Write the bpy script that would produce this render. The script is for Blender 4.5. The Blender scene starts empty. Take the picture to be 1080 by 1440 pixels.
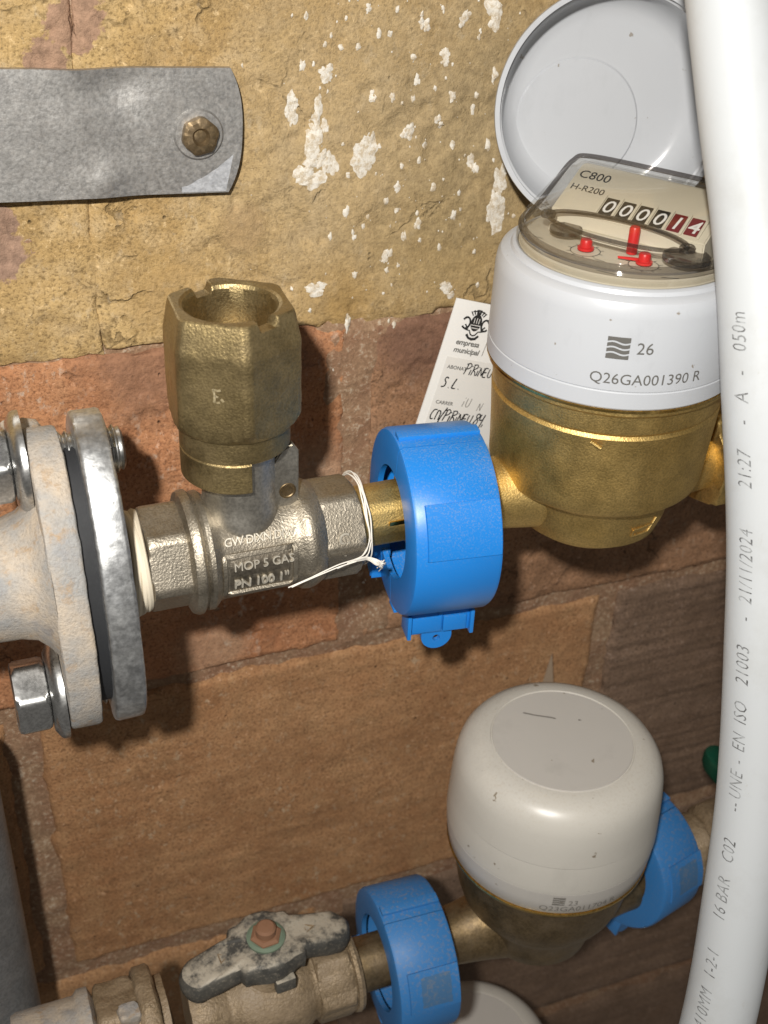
import bpy, bmesh, math, random
from mathutils import Vector, Matrix, noise
random.seed(7)
MM = 0.001
PI = math.pi
R_ = math.radians
scene = bpy.context.scene
COL = scene.collection

# ------------------------------------------------------------------ camera, light, exposure
cam_d = bpy.data.cameras.new('camera')
cam = bpy.data.objects.new('camera', cam_d)
COL.objects.link(cam)
cam_right = Vector((0.93348, -0.35625, 0.03886)).normalized()
cam_down = Vector((-0.16529, -0.52395, -0.83556))
cam_fwd = cam_right.cross(cam_down).normalized()
cam_down = cam_fwd.cross(cam_right).normalized()
CAM = Vector((-143.11, -348.08, 246.70)) * MM
rot = Matrix((cam_right, -cam_down, -cam_fwd)).transposed()
cam.matrix_world = Matrix.Translation(CAM) @ rot.to_4x4()
cam_d.sensor_fit = 'VERTICAL'
cam_d.sensor_height = 24.0
cam_d.lens = 1693.0 / 1440.0 * 24.0
cam_d.clip_start = 0.01
cam_d.clip_end = 50
cam_d.dof.use_dof = True
cam_d.dof.focus_distance = 0.435
cam_d.dof.aperture_fstop = 11.0
scene.camera = cam

world = bpy.data.worlds.new('World')
scene.world = world
world.use_nodes = True
bg = world.node_tree.nodes['Background']
bg.inputs['Color'].default_value = (1.0, 0.95, 0.88, 1)
bg.inputs['Strength'].default_value = 0.145

# the phone's flash, just beside the lens
fl_d = bpy.data.lights.new('phone_flash', 'AREA')
fl_d.shape = 'DISK'
fl_d.size = 0.022
fl_d.energy = 2.7
fl_d.spread = R_(120)
fl_d.color = (1.0, 0.965, 0.91)
fl = bpy.data.objects.new('phone_flash', fl_d)
COL.objects.link(fl)
fl_pos = CAM + (cam_right * -48 + cam_down * -60 + cam_fwd * -170) * MM
fl.matrix_world = Matrix.Translation(fl_pos) @ rot.to_4x4()

scene.view_settings.view_transform = 'Standard'
scene.view_settings.look = 'None'
scene.view_settings.exposure = 0.0
scene.view_settings.gamma = 1.0
scene.render.engine = 'CYCLES'
scene.cycles.use_denoising = True
scene.cycles.max_bounces = 8
scene.cycles.transparent_max_bounces = 16

# ------------------------------------------------------------------ materials
def new_mat(name):
    m = bpy.data.materials.new(name)
    m.use_nodes = True
    nt = m.node_tree
    return m, nt, nt.nodes['Principled BSDF']

class NT:
    """small node helper"""
    def __init__(s, nt):
        s.nt = nt
        s.tc = nt.nodes.new('ShaderNodeTexCoord')
    def n(s, t, **kw):
        nd = s.nt.nodes.new(t)
        for k, v in kw.items():
            setattr(nd, k, v)
        return nd
    def link(s, a, b):
        s.nt.links.new(a, b)
    def vec(s, scale=(1, 1, 1), loc=(0, 0, 0)):
        mp = s.n('ShaderNodeMapping')
        mp.inputs['Scale'].default_value = scale
        mp.inputs['Location'].default_value = loc
        s.link(s.tc.outputs['Object'], mp.inputs['Vector'])
        return mp.outputs['Vector']
    def noise(s, scale, detail=4, rough=0.55, vec=None, dist=0.0):
        nd = s.n('ShaderNodeTexNoise')
        nd.inputs['Scale'].default_value = scale
        nd.inputs['Detail'].default_value = detail
        nd.inputs['Roughness'].default_value = rough
        nd.inputs['Distortion'].default_value = dist
        s.link(vec if vec is not None else s.tc.outputs['Object'], nd.inputs['Vector'])
        return nd.outputs['Fac']
    def vor(s, scale, vec=None, feature='F1'):
        nd = s.n('ShaderNodeTexVoronoi', feature=feature)
        nd.inputs['Scale'].default_value = scale
        s.link(vec if vec is not None else s.tc.outputs['Object'], nd.inputs['Vector'])
        return nd.outputs['Distance']
    def ramp(s, fac, stops, mode='LINEAR'):
        nd = s.n('ShaderNodeValToRGB')
        cr = nd.color_ramp
        cr.interpolation = mode
        while len(cr.elements) < len(stops):
            cr.elements.new(0.5)
        for e, (p, c) in zip(cr.elements, stops):
            e.position = p
            e.color = (c, c, c, 1) if isinstance(c, (int, float)) else (*c, 1)
        s.link(fac, nd.inputs['Fac'])
        return nd.outputs['Color']
    def mix(s, fac, a, b, mode='MIX'):
        nd = s.n('ShaderNodeMix', data_type='RGBA', blend_type=mode)
        for sock, v in ((nd.inputs[0], fac), (nd.inputs[6], a), (nd.inputs[7], b)):
            if isinstance(v, (int, float)):
                sock.default_value = v
            elif isinstance(v, tuple):
                sock.default_value = (*v, 1) if len(v) == 3 else v
            else:
                s.link(v, sock)
        return nd.outputs[2]
    def math(s, op, a, b=0.0, clamp=False):
        nd = s.n('ShaderNodeMath', operation=op)
        nd.use_clamp = clamp
        for i, v in enumerate((a, b)):
            if isinstance(v, (int, float)):
                nd.inputs[i].default_value = v
            else:
                s.link(v, nd.inputs[i])
        return nd.outputs[0]
    def blob(s, c, r, soft, wob=6.0, wscale=60):
        """mask that is 1 inside a wobbly blob round point c (mm)"""
        vm = s.n('ShaderNodeVectorMath', operation='DISTANCE')
        s.link(s.tc.outputs['Object'], vm.inputs[0])
        vm.inputs[1].default_value = tuple(v * MM for v in c)
        d = s.math('ADD', vm.outputs['Value'], s.math('MULTIPLY', s.math('SUBTRACT', s.noise(wscale, 5, 0.65), 0.5), wob * MM * 2))
        mr = s.n('ShaderNodeMapRange')
        mr.inputs['From Min'].default_value = (r + soft) * MM
        mr.inputs['From Max'].default_value = (r - soft) * MM
        s.link(d, mr.inputs['Value'])
        return mr.outputs['Result']
    def bump(s, h, strength, dist, prev=None):
        nd = s.n('ShaderNodeBump')
        nd.inputs['Strength'].default_value = strength
        nd.inputs['Distance'].default_value = dist * MM
        s.link(h, nd.inputs['Height'])
        if prev is not None:
            s.link(prev, nd.inputs['Normal'])
        return nd.outputs['Normal']

def setp(p, **kw):
    for k, v in kw.items():
        s = p.inputs[k.replace('_', ' ')]
        s.default_value = (*v, 1) if isinstance(v, tuple) and len(v) == 3 else v

def plastic(name, col, rough=0.35, var=0.06, speck=0.0, dust=0.0, dustcol=(0.55, 0.5, 0.42), bump=0.05, spec=0.5, dscale=900, sss=0.0):
    m, nt, p = new_mat(name)
    k = NT(nt)
    f = k.noise(35, 5, 0.6)
    c = k.mix(k.math('MULTIPLY', f, var * 2), col, tuple(x * 0.72 for x in col))
    if speck > 0:
        sk = k.ramp(k.noise(210, 3, 0.5, vec=k.vec(loc=(6, 2, 8))), [(0.715, 0.0), (0.745, 1.0)])
        c = k.mix(k.math('MULTIPLY', sk, speck), c, (0.2, 0.16, 0.11))
        sm = k.ramp(k.noise(40, 6, 0.7, vec=k.vec((1, 1, 0.5), (1, 7, 3))), [(0.55, 0.0), (0.72, 1.0)])
        c = k.mix(k.math('MULTIPLY', sm, speck * 0.3), c, tuple(x * 0.62 for x in col))
    if dust > 0:
        fine = k.ramp(k.noise(dscale, 2, 0.6), [(0.5, 0.0), (0.68, 1.0)])
        big = k.ramp(k.noise(28, 4, 0.6), [(0.3, 0.1), (0.7, 1.0)])
        geo = k.n('ShaderNodeNewGeometry')
        sep = k.n('ShaderNodeSeparateXYZ')
        k.link(geo.outputs['Normal'], sep.inputs[0])
        up = k.ramp(sep.outputs['Z'], [(0.0, 0.12), (0.9, 1.0)])
        d = k.math('MULTIPLY', k.math('MULTIPLY', fine, big), k.math('MULTIPLY', up, dust), True)
        c = k.mix(d, c, dustcol)
    k.link(c, p.inputs['Base Color'])
    r = k.math('ADD', rough, k.math('MULTIPLY', k.noise(120, 4, 0.6), 0.16))
    k.link(r, p.inputs['Roughness'])
    setp(p, Specular_IOR_Level=spec)
    if sss > 0:
        p.inputs['Subsurface Weight'].default_value = sss
        p.inputs['Subsurface Radius'].default_value = (1, 1, 1)
        p.inputs['Subsurface Scale'].default_value = 0.0012
    k.link(k.bump(k.noise(450, 3), bump, 0.15), p.inputs['Normal'])
    return m

def metal(name, col, col2, rough=0.42, grain=1500, gstr=0.5, gdist=0.12, metallic=1.0, patch=40, dirt=0.0, dirtcol=(0.1, 0.07, 0.04), big=0.0):
    m, nt, p = new_mat(name)
    k = NT(nt)
    g = k.noise(grain, 2, 0.6)
    c = k.mix(k.ramp(k.noise(patch, 5, 0.6), [(0.35, 0.0), (0.65, 1.0)]), col, col2)
    c = k.mix(k.math('MULTIPLY', k.ramp(g, [(0.35, 1.0), (0.6, 0.0)]), 0.45), c, tuple(x * 0.45 for x in col2))
    if dirt > 0:
        dm = k.math('MULTIPLY', k.ramp(k.noise(patch * 1.7, 6, 0.7, vec=k.vec(loc=(3, 1, 7))), [(0.5 - 0.2 * dirt, 0.0), (0.72 - 0.1 * dirt, 1.0)]), dirt, True)
        c = k.mix(dm, c, dirtcol)
        mt = k.math('SUBTRACT', metallic, k.math('MULTIPLY', dm, 0.8), True)
        k.link(mt, p.inputs['Metallic'])
    else:
        p.inputs['Metallic'].default_value = metallic
    k.link(c, p.inputs['Base Color'])
    k.link(k.math('ADD', rough, k.math('MULTIPLY', k.math('SUBTRACT', k.noise(patch * 3, 4), 0.5), 0.3)), p.inputs['Roughness'])
    nrm = None
    if big > 0:
        nrm = k.bump(k.noise(160, 4, 0.6), big, 1.0)
    k.link(k.bump(g, gstr, gdist, nrm), p.inputs['Normal'])
    return m

def brick_mat(name, c1, c2, c3, streak=0.0, pale=None, spots=(), cracks=1.0):
    """fired clay with patches, grains, pits, white efflorescence; 'streak' adds the wire-cut horizontal lines"""
    m, nt, p = new_mat(name)
    k = NT(nt)
    big = k.noise(14, 6, 0.62)
    mid = k.noise(75, 6, 0.68, vec=k.vec((1, 1, 1), (0.3, 0, 0.7)))
    fine = k.noise(700, 3, 0.7)
    c = k.mix(k.ramp(big, [(0.36, 0.0), (0.62, 1.0)]), c1, c2)
    c = k.mix(k.ramp(mid, [(0.46, 0.0), (0.66, 0.85)]), c, c3)
    # dark and light grains
    c = k.mix(k.math('MULTIPLY', k.ramp(fine, [(0.36, 1.0), (0.5, 0.0)]), 0.7), c, tuple(x * 0.4 for x in c2))
    c = k.mix(k.math('MULTIPLY', k.ramp(fine, [(0.58, 0.0), (0.75, 1.0)]), 0.35), c, tuple(min(1, x * 1.5 + 0.03) for x in c1))
    # grime, darker smears, small pale and dark flecks
    grime = k.ramp(k.noise(30, 7, 0.72, vec=k.vec((1, 1, 1.4), (1.1, 0.4, 2.2))), [(0.47, 0.0), (0.64, 1.0)])
    c = k.mix(k.math('MULTIPLY', grime, 0.42), c, tuple(x * 0.55 for x in c2))
    fleck = k.noise(330, 5, 0.75, vec=k.vec((1, 1, 1), (9, 4, 3)))
    c = k.mix(k.math('MULTIPLY', k.ramp(fleck, [(0.59, 0.0), (0.66, 1.0)]), 0.6), c, tuple(min(1, x * 1.25 + 0.09) for x in c1))
    c = k.mix(k.math('MULTIPLY', k.ramp(fleck, [(0.32, 1.0), (0.39, 0.0)]), 0.6), c, tuple(x * 0.35 for x in c2))
    # hairline cracks
    wv = k.n('ShaderNodeVectorMath', operation='ADD')
    nz = k.n('ShaderNodeTexNoise')
    nz.inputs['Scale'].default_value = 70
    nz.inputs['Detail'].default_value = 5
    k.link(k.tc.outputs['Object'], nz.inputs['Vector'])
    sc_ = k.n('ShaderNodeVectorMath', operation='SCALE')
    sc_.inputs['Scale'].default_value = 0.022
    k.link(nz.outputs['Color'], sc_.inputs[0])
    k.link(sc_.outputs[0], wv.inputs[0])
    k.link(k.tc.outputs['Object'], wv.inputs[1])
    crk = k.ramp(k.vor(24, vec=wv.outputs[0], feature='DISTANCE_TO_EDGE'), [(0.006, 1.0), (0.022, 0.0)])
    crk = k.math('MULTIPLY', crk, k.ramp(k.noise(33, 4, 0.6, vec=k.vec(loc=(4, 4, 9))), [(0.52, 0.0), (0.62, 1.0)]))
    crk = k.math('MULTIPLY', crk, cracks)
    c = k.mix(k.math('MULTIPLY', crk, 0.6), c, tuple(x * 0.3 for x in c2))
    h = k.math('ADD', k.math('MULTIPLY', fine, 0.75), k.math('MULTIPLY', mid, 0.9))
    h = k.math('SUBTRACT', h, k.math('MULTIPLY', crk, 0.8))
    h = k.math('ADD', h, k.math('MULTIPLY', fleck, 0.5))
    if streak > 0:
        sv = k.vec((0.06, 1, 1))
        st = k.noise(240, 4, 0.6, vec=sv, dist=0.2)
        st2 = k.noise(60, 3, 0.6, vec=k.vec((0.03, 1, 1), (0, 0, 0.2)))
        c = k.mix(k.math('MULTIPLY', k.ramp(st, [(0.35, 1.0), (0.55, 0.0)]), streak), c, tuple(x * 0.5 for x in c2))
        c = k.mix(k.math('MULTIPLY', k.ramp(st, [(0.58, 0.0), (0.72, 1.0)]), streak * 0.5), c, tuple(min(1, x * 1.35) for x in c1))
        h = k.math('ADD', h, k.math('MULTIPLY', st, 2.4 * streak))
        h = k.math('ADD', h, k.math('MULTIPLY', st2, 2.5 * streak))
    # pits
    pit = k.ramp(k.vor(150, vec=k.vec((1, 1, 0.8))), [(0.03, 1.0), (0.12, 0.0)])
    pitm = k.math('MULTIPLY', pit, k.ramp(k.noise(40, 3), [(0.5, 0.0), (0.6, 1.0)]))
    c = k.mix(k.math('MULTIPLY', pitm, 0.75), c, tuple(x * 0.3 for x in c2))
    if pale is not None:
        pl = k.ramp(k.noise(190, 6, 0.72, vec=k.vec((1, 1, 0.7), (5, 2, 1))), [(0.56, 0.0), (0.66, 1.0)])
        pl = k.math('MULTIPLY', pl, k.ramp(k.noise(18, 3), [(0.4, 0.0), (0.62, 1.0)]))
        c = k.mix(k.math('MULTIPLY', pl, pale[1]), c, pale[0])
    for (cen, r, soft, wob, col, amt) in spots:
        b = k.blob(cen, r, soft, wob)
        sc = k.mix(k.ramp(k.noise(260, 5, 0.7), [(0.35, 0.0), (0.65, 1.0)]), tuple(x * 0.7 for x in col), tuple(min(1, x * 1.2) for x in col))
        c = k.mix(k.math('MULTIPLY', b, amt, True), c, sc)
    k.link(c, p.inputs['Base Color'])
    setp(p, Roughness=0.82, Specular_IOR_Level=0.25)
    h = k.math('SUBTRACT', h, k.math('MULTIPLY', pitm, 1.2))
    k.link(k.bump(h, 0.8, 1.0), p.inputs['Normal'])
    return m

YEL = ((0.50, 0.35, 0.16), (0.35, 0.225, 0.09), (0.45, 0.33, 0.18))
M = {}
M['yellow'] = brick_mat('yellow_wash_brick', *YEL, pale=((0.5, 0.43, 0.32), 0.5), spots=(
    ((20, 0, 110), 58, 30, 30, (0.38, 0.29, 0.17), 0.55),
    ((62, 0, 75), 34, 24, 24, (0.30, 0.215, 0.10), 0.75),
    ((10, 0, 48), 14, 9, 12, (0.34, 0.21, 0.07), 0.6), ((78, 0, 125), 42, 26, 28, (0.31, 0.235, 0.13), 0.75), ((-60, 0, 62), 18, 9, 14, (0.36, 0.23, 0.09), 0.6), ((-30, 0, 85), 9, 3, 10, (0.33, 0.22, 0.11), 0.6),
    ((-87, 0, 160), 9, 0.5, 13, (0.33, 0.205, 0.135), 1.0), ((-97, 0, 150), 7, 0.5, 12, (0.31, 0.195, 0.13), 1.0),
    ((-84, 0, 174), 9, 0.5, 10, (0.33, 0.205, 0.135), 1.0), ((-119, 0, 82), 8, 0.6, 13, (0.29, 0.185, 0.13), 1.0),
    ((-120, 0, 96), 6, 0.6, 12, (0.29, 0.185, 0.13), 1.0)))
M['red'] = brick_mat('red_orange_brick', (0.46, 0.225, 0.108), (0.36, 0.155, 0.072), (0.40, 0.205, 0.105), streak=0.12, spots=(
    ((-70, 0, 38), 26, 10, 14, (0.24, 0.125, 0.075), 0.8), ((-20, 0, 30), 18, 8, 14, (0.22, 0.12, 0.08), 0.7),
    ((-8, 0, -40), 26, 12, 18, (0.36, 0.24, 0.16), 0.75), ((-50, 0, -118), 16, 7, 10, (0.34, 0.22, 0.14), 0.6)),
    pale=((0.55, 0.46, 0.37), 0.75))
M['dark_red'] = brick_mat('dark_red_brick', (0.34, 0.185, 0.10), (0.24, 0.13, 0.07), (0.30, 0.17, 0.098), streak=0.12, spots=(
    ((50, 0, 32), 24, 10, 16, (0.17, 0.09, 0.06), 0.8), ((60, 0, -100), 26, 12, 16, (0.28, 0.19, 0.12), 0.6)), pale=((0.45, 0.36, 0.27), 0.4))
M['brown'] = brick_mat('striated_brown_brick', (0.43, 0.238, 0.115), (0.325, 0.162, 0.073), (0.385, 0.222, 0.108), streak=0.08, pale=((0.47, 0.36, 0.24), 0.8), cracks=0.25)
M['grey_brown'] = brick_mat('grooved_grey_brown_brick', (0.235, 0.155, 0.105), (0.16, 0.10, 0.064), (0.20, 0.13, 0.09), streak=0.2, cracks=0.3)

def mortar_mat():
    m, nt, p = new_mat('sandy_mortar')
    k = NT(nt)
    a = k.noise(40, 6, 0.65)
    f = k.noise(420, 4, 0.75)
    c = k.mix(k.ramp(a, [(0.35, 0.0), (0.65, 1.0)]), (0.33, 0.22, 0.135), (0.25, 0.135, 0.08))
    c = k.mix(k.math('MULTIPLY', k.ramp(f, [(0.4, 1.0), (0.55, 0.0)]), 0.5), c, (0.15, 0.09, 0.055))
    c = k.mix(k.math('MULTIPLY', k.ramp(f, [(0.55, 0.0), (0.66, 1.0)]), 0.7), c, (0.5, 0.42, 0.32))
    k.link(c, p.inputs['Base Color'])
    setp(p, Roughness=0.92, Specular_IOR_Level=0.15)
    k.link(k.bump(k.math('ADD', f, a), 0.8, 1.3), p.inputs['Normal'])
    return m
M['mortar'] = mortar_mat()
def paint_mat():
    m, nt, p = new_mat('thin_white_paint_splash')
    k = NT(nt)
    t = k.ramp(k.noise(420, 5, 0.75), [(0.40, 0.0), (0.56, 1.0)])
    c = k.mix(t, (0.47, 0.385, 0.27), (0.66, 0.62, 0.545))
    k.link(c, p.inputs['Base Color'])
    setp(p, Roughness=0.75)
    k.link(k.bump(k.noise(500, 5, 0.7), 0.8, 0.6), p.inputs['Normal'])
    return m
M['paint'] = paint_mat()

M['nickel'] = metal('blasted_nickel', (0.45, 0.405, 0.33), (0.35, 0.31, 0.245), 0.48, 1300, 0.9, 0.22, dirt=0.3, dirtcol=(0.12, 0.09, 0.06))
M['nickel_s'] = metal('smooth_nickel', (0.56, 0.53, 0.47), (0.47, 0.44, 0.38), 0.45, 900, 0.3, 0.10)
M['nickel_hi'] = metal('highlight_painted_nickel', (0.62, 0.57, 0.48), (0.50, 0.46, 0.38), 0.5, 900, 0.4, 0.14, metallic=0.45)  # lightened: edge highlights of the raised letters put into the colour
M['scuff'] = metal('scuffed_brass', (0.56, 0.47, 0.30), (0.42, 0.34, 0.19), 0.5, 900, 0.6, 0.2, patch=400, metallic=0.6)
M['nickel_lo'] = metal('shade_painted_nickel', (0.27, 0.24, 0.19), (0.19, 0.165, 0.13), 0.5, 950, 0.8, 0.25, dirt=0.5, dirtcol=(0.08, 0.06, 0.04))  # darkened: shadow round the raised letters put into the panel colour
M['brass_cap'] = metal('aged_cast_brass', (0.40, 0.305, 0.145), (0.315, 0.24, 0.12), 0.48, 1250, 0.85, 0.20, dirt=0.25, dirtcol=(0.16, 0.12, 0.07))
M['brass'] = metal('blasted_brass', (0.72, 0.52, 0.205), (0.61, 0.425, 0.15), 0.52, 1350, 0.85, 0.20, dirt=0.08, dirtcol=(0.2, 0.12, 0.04))
M['brass_s'] = metal('turned_brass', (0.75, 0.52, 0.18), (0.66, 0.44, 0.13), 0.22, 600, 0.05, 0.04)
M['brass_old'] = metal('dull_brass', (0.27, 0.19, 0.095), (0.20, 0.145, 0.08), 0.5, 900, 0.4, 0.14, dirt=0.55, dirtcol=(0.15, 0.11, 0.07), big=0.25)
M['valve_old'] = metal('dusty_bronze', (0.32, 0.235, 0.14), (0.24, 0.175, 0.105), 0.55, 800, 0.9, 0.5, metallic=0.5, dirt=0.7, dirtcol=(0.27, 0.20, 0.13), big=0.8)
M['galv'] = metal('galvanised_steel', (0.70, 0.71, 0.71), (0.50, 0.51, 0.52), 0.42, 500, 0.3, 0.15, patch=130, dirt=0.2, dirtcol=(0.22, 0.22, 0.21), big=0.18)
M['zinc'] = metal('zinc_plated', (0.66, 0.66, 0.65), (0.55, 0.55, 0.54), 0.30, 900, 0.12, 0.05, patch=90)
M['strap'] = metal('weathered_strap', (0.54, 0.53, 0.51), (0.45, 0.44, 0.425), 0.47, 800, 0.5, 0.16, patch=190, dirt=0.35, dirtcol=(0.18, 0.155, 0.13), metallic=0.9)
M['ground'] = metal('bright_ground_steel', (0.52, 0.53, 0.55), (0.40, 0.41, 0.43), 0.55, 700, 0.6, 0.2, patch=160, metallic=0.35)
M['grey_pipe'] = metal('grey_steel_pipe', (0.30, 0.30, 0.30), (0.22, 0.22, 0.22), 0.5, 700, 0.4, 0.15, patch=60, metallic=0.7, dirt=0.3)

def chalky():
    m, nt, p = new_mat('white_rusted_casting')
    k = NT(nt)
    a = k.noise(45, 6, 0.65)
    f = k.noise(900, 3, 0.7)
    c = k.mix(k.ramp(a, [(0.38, 0.0), (0.6, 1.0)]), (0.46, 0.385, 0.30), (0.30, 0.295, 0.285))
    c = k.mix(k.ramp(k.noise(95, 5, 0.7, vec=k.vec(loc=(2, 5, 1))), [(0.56, 0.0), (0.68, 1.0)]), c, (0.36, 0.25, 0.15))
    c = k.mix(k.math('MULTIPLY', k.ramp(k.noise(70, 6, 0.7, vec=k.vec(loc=(7, 3, 2))), [(0.55, 0.0), (0.68, 1.0)]), 0.7), c, (0.24, 0.24, 0.25))
    c = k.mix(k.math('MULTIPLY', k.ramp(f, [(0.35, 1.0), (0.5, 0.0)]), 0.35), c, (0.2, 0.17, 0.14))
    k.link(c, p.inputs['Base Color'])
    setp(p, Roughness=0.66, Metallic=0.15, Specular_IOR_Level=0.4)
    k.link(k.bump(k.math('ADD', k.math('MULTIPLY', f, 0.5), a), 0.8, 1.1), p.inputs['Normal'])
    return m
M['chalk'] = chalky()
M['rubber'] = plastic('black_rubber', (0.010, 0.011, 0.013), 0.62, 0.2, dust=0.1, dustcol=(0.12, 0.12, 0.12), bump=0.1)
M['blue'] = plastic('blue_plastic', (0.010, 0.185, 0.58), 0.30, 0.05, dust=0.5, dustcol=(0.30, 0.30, 0.28), bump=0.04, dscale=1500)
M['blue_old'] = plastic('dusty_blue_plastic', (0.03, 0.165, 0.42), 0.45, 0.1, dust=0.62, dustcol=(0.24, 0.20, 0.15), bump=0.08, dscale=700)
M['white'] = plastic('white_plastic', (0.475, 0.492, 0.52), 0.26, 0.03, 0.8, bump=0.02, dust=0.05)
M['lid_grey'] = plastic('pale_grey_plastic', (0.46, 0.473, 0.495), 0.10, 0.05, 0.7, bump=0.02)
M['cream'] = plastic('aged_cream_plastic', (0.53, 0.505, 0.455), 0.27, 0.12, 0.9, bump=0.03, dust=0.3, dustcol=(0.35, 0.29, 0.22))
M['cream_b'] = plastic('aged_cream_band', (0.475, 0.45, 0.415), 0.30, 0.12, 0.9, bump=0.03)
M['pipe'] = plastic('white_pipe_plastic', (0.62, 0.645, 0.66), 0.34, 0.02, bump=0.02)
def pipe_ink():
    m, nt, p = new_mat('patchy_pipe_ink')
    k = NT(nt)
    t = k.ramp(k.noise(260, 5, 0.7), [(0.38, 0.15), (0.6, 1.0)])
    k.link(k.mix(t, (0.46, 0.48, 0.49), (0.12, 0.12, 0.12)), p.inputs['Base Color'])
    setp(p, Roughness=0.45)
    return m
M['pipe_ink'] = pipe_ink()
def pipe_mat():
    m, nt, p = new_mat('white_pipe_plastic')
    k = NT(nt)
    c = k.mix(k.math('MULTIPLY', k.ramp(k.noise(22, 6, 0.7), [(0.5, 0.0), (0.75, 1.0)]), 0.5), (0.545, 0.568, 0.585), (0.42, 0.42, 0.40))
    sm = k.ramp(k.noise(130, 6, 0.75, vec=k.vec((1, 1, 0.35))), [(0.64, 0.0), (0.72, 1.0)])
    c = k.mix(k.math('MULTIPLY', sm, 0.35), c, (0.36, 0.32, 0.25))
    k.link(c, p.inputs['Base Color'])
    k.link(k.math('ADD', 0.30, k.math('MULTIPLY', k.noise(60, 5, 0.7), 0.25)), p.inputs['Roughness'])
    k.link(k.bump(k.noise(160, 5, 0.6, vec=k.vec((1, 1, 0.2))), 0.1, 0.4), p.inputs['Normal'])
    return m
M['pipe'] = pipe_mat()
M['dial'] = plastic('dial_ivory', (0.62, 0.575, 0.47), 0.4, 0.03, bump=0.01)
M['black'] = plastic('black_print', (0.012, 0.012, 0.012), 0.5, 0.0, bump=0.0)
M['ink'] = plastic('grey_ink', (0.12, 0.115, 0.105), 0.55, 0.3, bump=0.0)
M['ink_faint'] = plastic('faint_ink', (0.20, 0.185, 0.165), 0.55, 0.3, bump=0.0)
M['wink'] = plastic('white_print', (0.75, 0.75, 0.75), 0.5, 0.0, bump=0.0)
M['redp'] = plastic('red_plastic', (0.62, 0.012, 0.012), 0.3, 0.0, bump=0.0)
M['dred'] = plastic('dark_red_drum', (0.16, 0.008, 0.012), 0.4, 0.0, bump=0.0)
M['card'] = plastic('white_card', (0.70, 0.685, 0.655), 0.55, 0.12, bump=0.05)
M['tagpaper'] = plastic('stained_paper', (0.30, 0.22, 0.15), 0.6, 0.3, bump=0.1)
M['blue_pad'] = plastic('scuffed_blue_pad', (0.055, 0.15, 0.30), 0.5, 0.3, dust=0.9, dustcol=(0.20, 0.19, 0.17), bump=0.15, dscale=450)
M['card2'] = plastic('card_field', (0.63, 0.61, 0.575), 0.5, 0.1, bump=0.03)
M['hemp'] = plastic('seal_fibre', (0.72, 0.64, 0.50), 0.8, 0.4, bump=0.3)
M['cord'] = plastic('white_cord', (0.74, 0.70, 0.63), 0.8, 0.1, bump=0.2)
M['ochre'] = plastic('ochre_compound', (0.22, 0.125, 0.05), 0.5, 0.4, bump=0.2)
M['green'] = plastic('green_lever_plastic', (0.004, 0.06, 0.035), 0.25, 0.3, bump=0.1)
M['verd'] = plastic('verdigris', (0.15, 0.20, 0.14), 0.7, 0.5, bump=0.4)
M['rust'] = plastic('rusty_screw', (0.24, 0.12, 0.065), 0.7, 0.5, bump=0.4)

def lever_mat():
    m, nt, p = new_mat('worn_black_lever')
    k = NT(nt)
    geo = k.n('ShaderNodeNewGeometry')
    sep = k.n('ShaderNodeSeparateXYZ')
    k.link(geo.outputs['Normal'], sep.inputs[0])
    worn = k.ramp(k.noise(75, 7, 0.75), [(0.42, 0.0), (0.57, 1.0)])
    top = k.ramp(sep.outputs['Z'], [(0.55, 0.12), (0.92, 1.0)])
    msk = k.math('MULTIPLY', worn, top)
    c = k.mix(msk, (0.06, 0.058, 0.052), (0.42, 0.375, 0.30))
    c = k.mix(k.math('MULTIPLY', k.ramp(k.noise(600, 3, 0.7), [(0.55, 0.0), (0.7, 1.0)]), 0.5), c, (0.3, 0.26, 0.2))
    k.link(c, p.inputs['Base Color'])
    setp(p, Roughness=0.6, Metallic=0.2)
    k.link(k.bump(k.noise(300, 5, 0.7), 0.6, 0.6), p.inputs['Normal'])
    return m
M['lever'] = lever_mat()

def clear_mat(name, tint, gloss=0.08):
    m = bpy.data.materials.new(name)
    m.use_nodes = True
    nt = m.node_tree
    nt.nodes.clear()
    out = nt.nodes.new('ShaderNodeOutputMaterial')
    tr = nt.nodes.new('ShaderNodeBsdfTransparent')
    tr.inputs['Color'].default_value = (*tint, 1)
    gl = nt.nodes.new('ShaderNodeBsdfGlossy')
    gl.inputs['Roughness'].default_value = 0.06
    lw0 = nt.nodes.new('ShaderNodeLayerWeight')
    lw0.inputs['Blend'].default_value = 0.12
    lw = nt.nodes.new('ShaderNodeMath')
    lw.operation = 'MULTIPLY_ADD'
    nt.links.new(lw0.outputs['Facing'], lw.inputs[0])
    lw.inputs[1].default_value = 0.5
    lw.inputs[2].default_value = 0.05
    mx = nt.nodes.new('ShaderNodeMixShader')
    nt.links.new(lw.outputs[0], mx.inputs[0])
    nt.links.new(tr.outputs[0], mx.inputs[1])
    nt.links.new(gl.outputs[0], mx.inputs[2])
    nt.links.new(mx.outputs[0], out.inputs['Surface'])
    return m
M['clear'] = clear_mat('clear_plastic', (0.97, 0.965, 0.95))
M['smoke'] = clear_mat('clear_plastic_edge', (0.50, 0.48, 0.47))

# ------------------------------------------------------------------ mesh helpers (all in millimetres)
def from_lists(vs, fs):
    bm = bmesh.new()
    bv = [bm.verts.new(v) for v in vs]
    for f in fs:
        try:
            bm.faces.new([bv[i] for i in f])
        except ValueError:
            pass
    return bm

def join(*bms):
    out = bmesh.new()
    for b in bms:
        me = bpy.data.meshes.new('t')
        b.to_mesh(me)
        out.from_mesh(me)
        bpy.data.meshes.remove(me)
        b.free()
    return out

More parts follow.
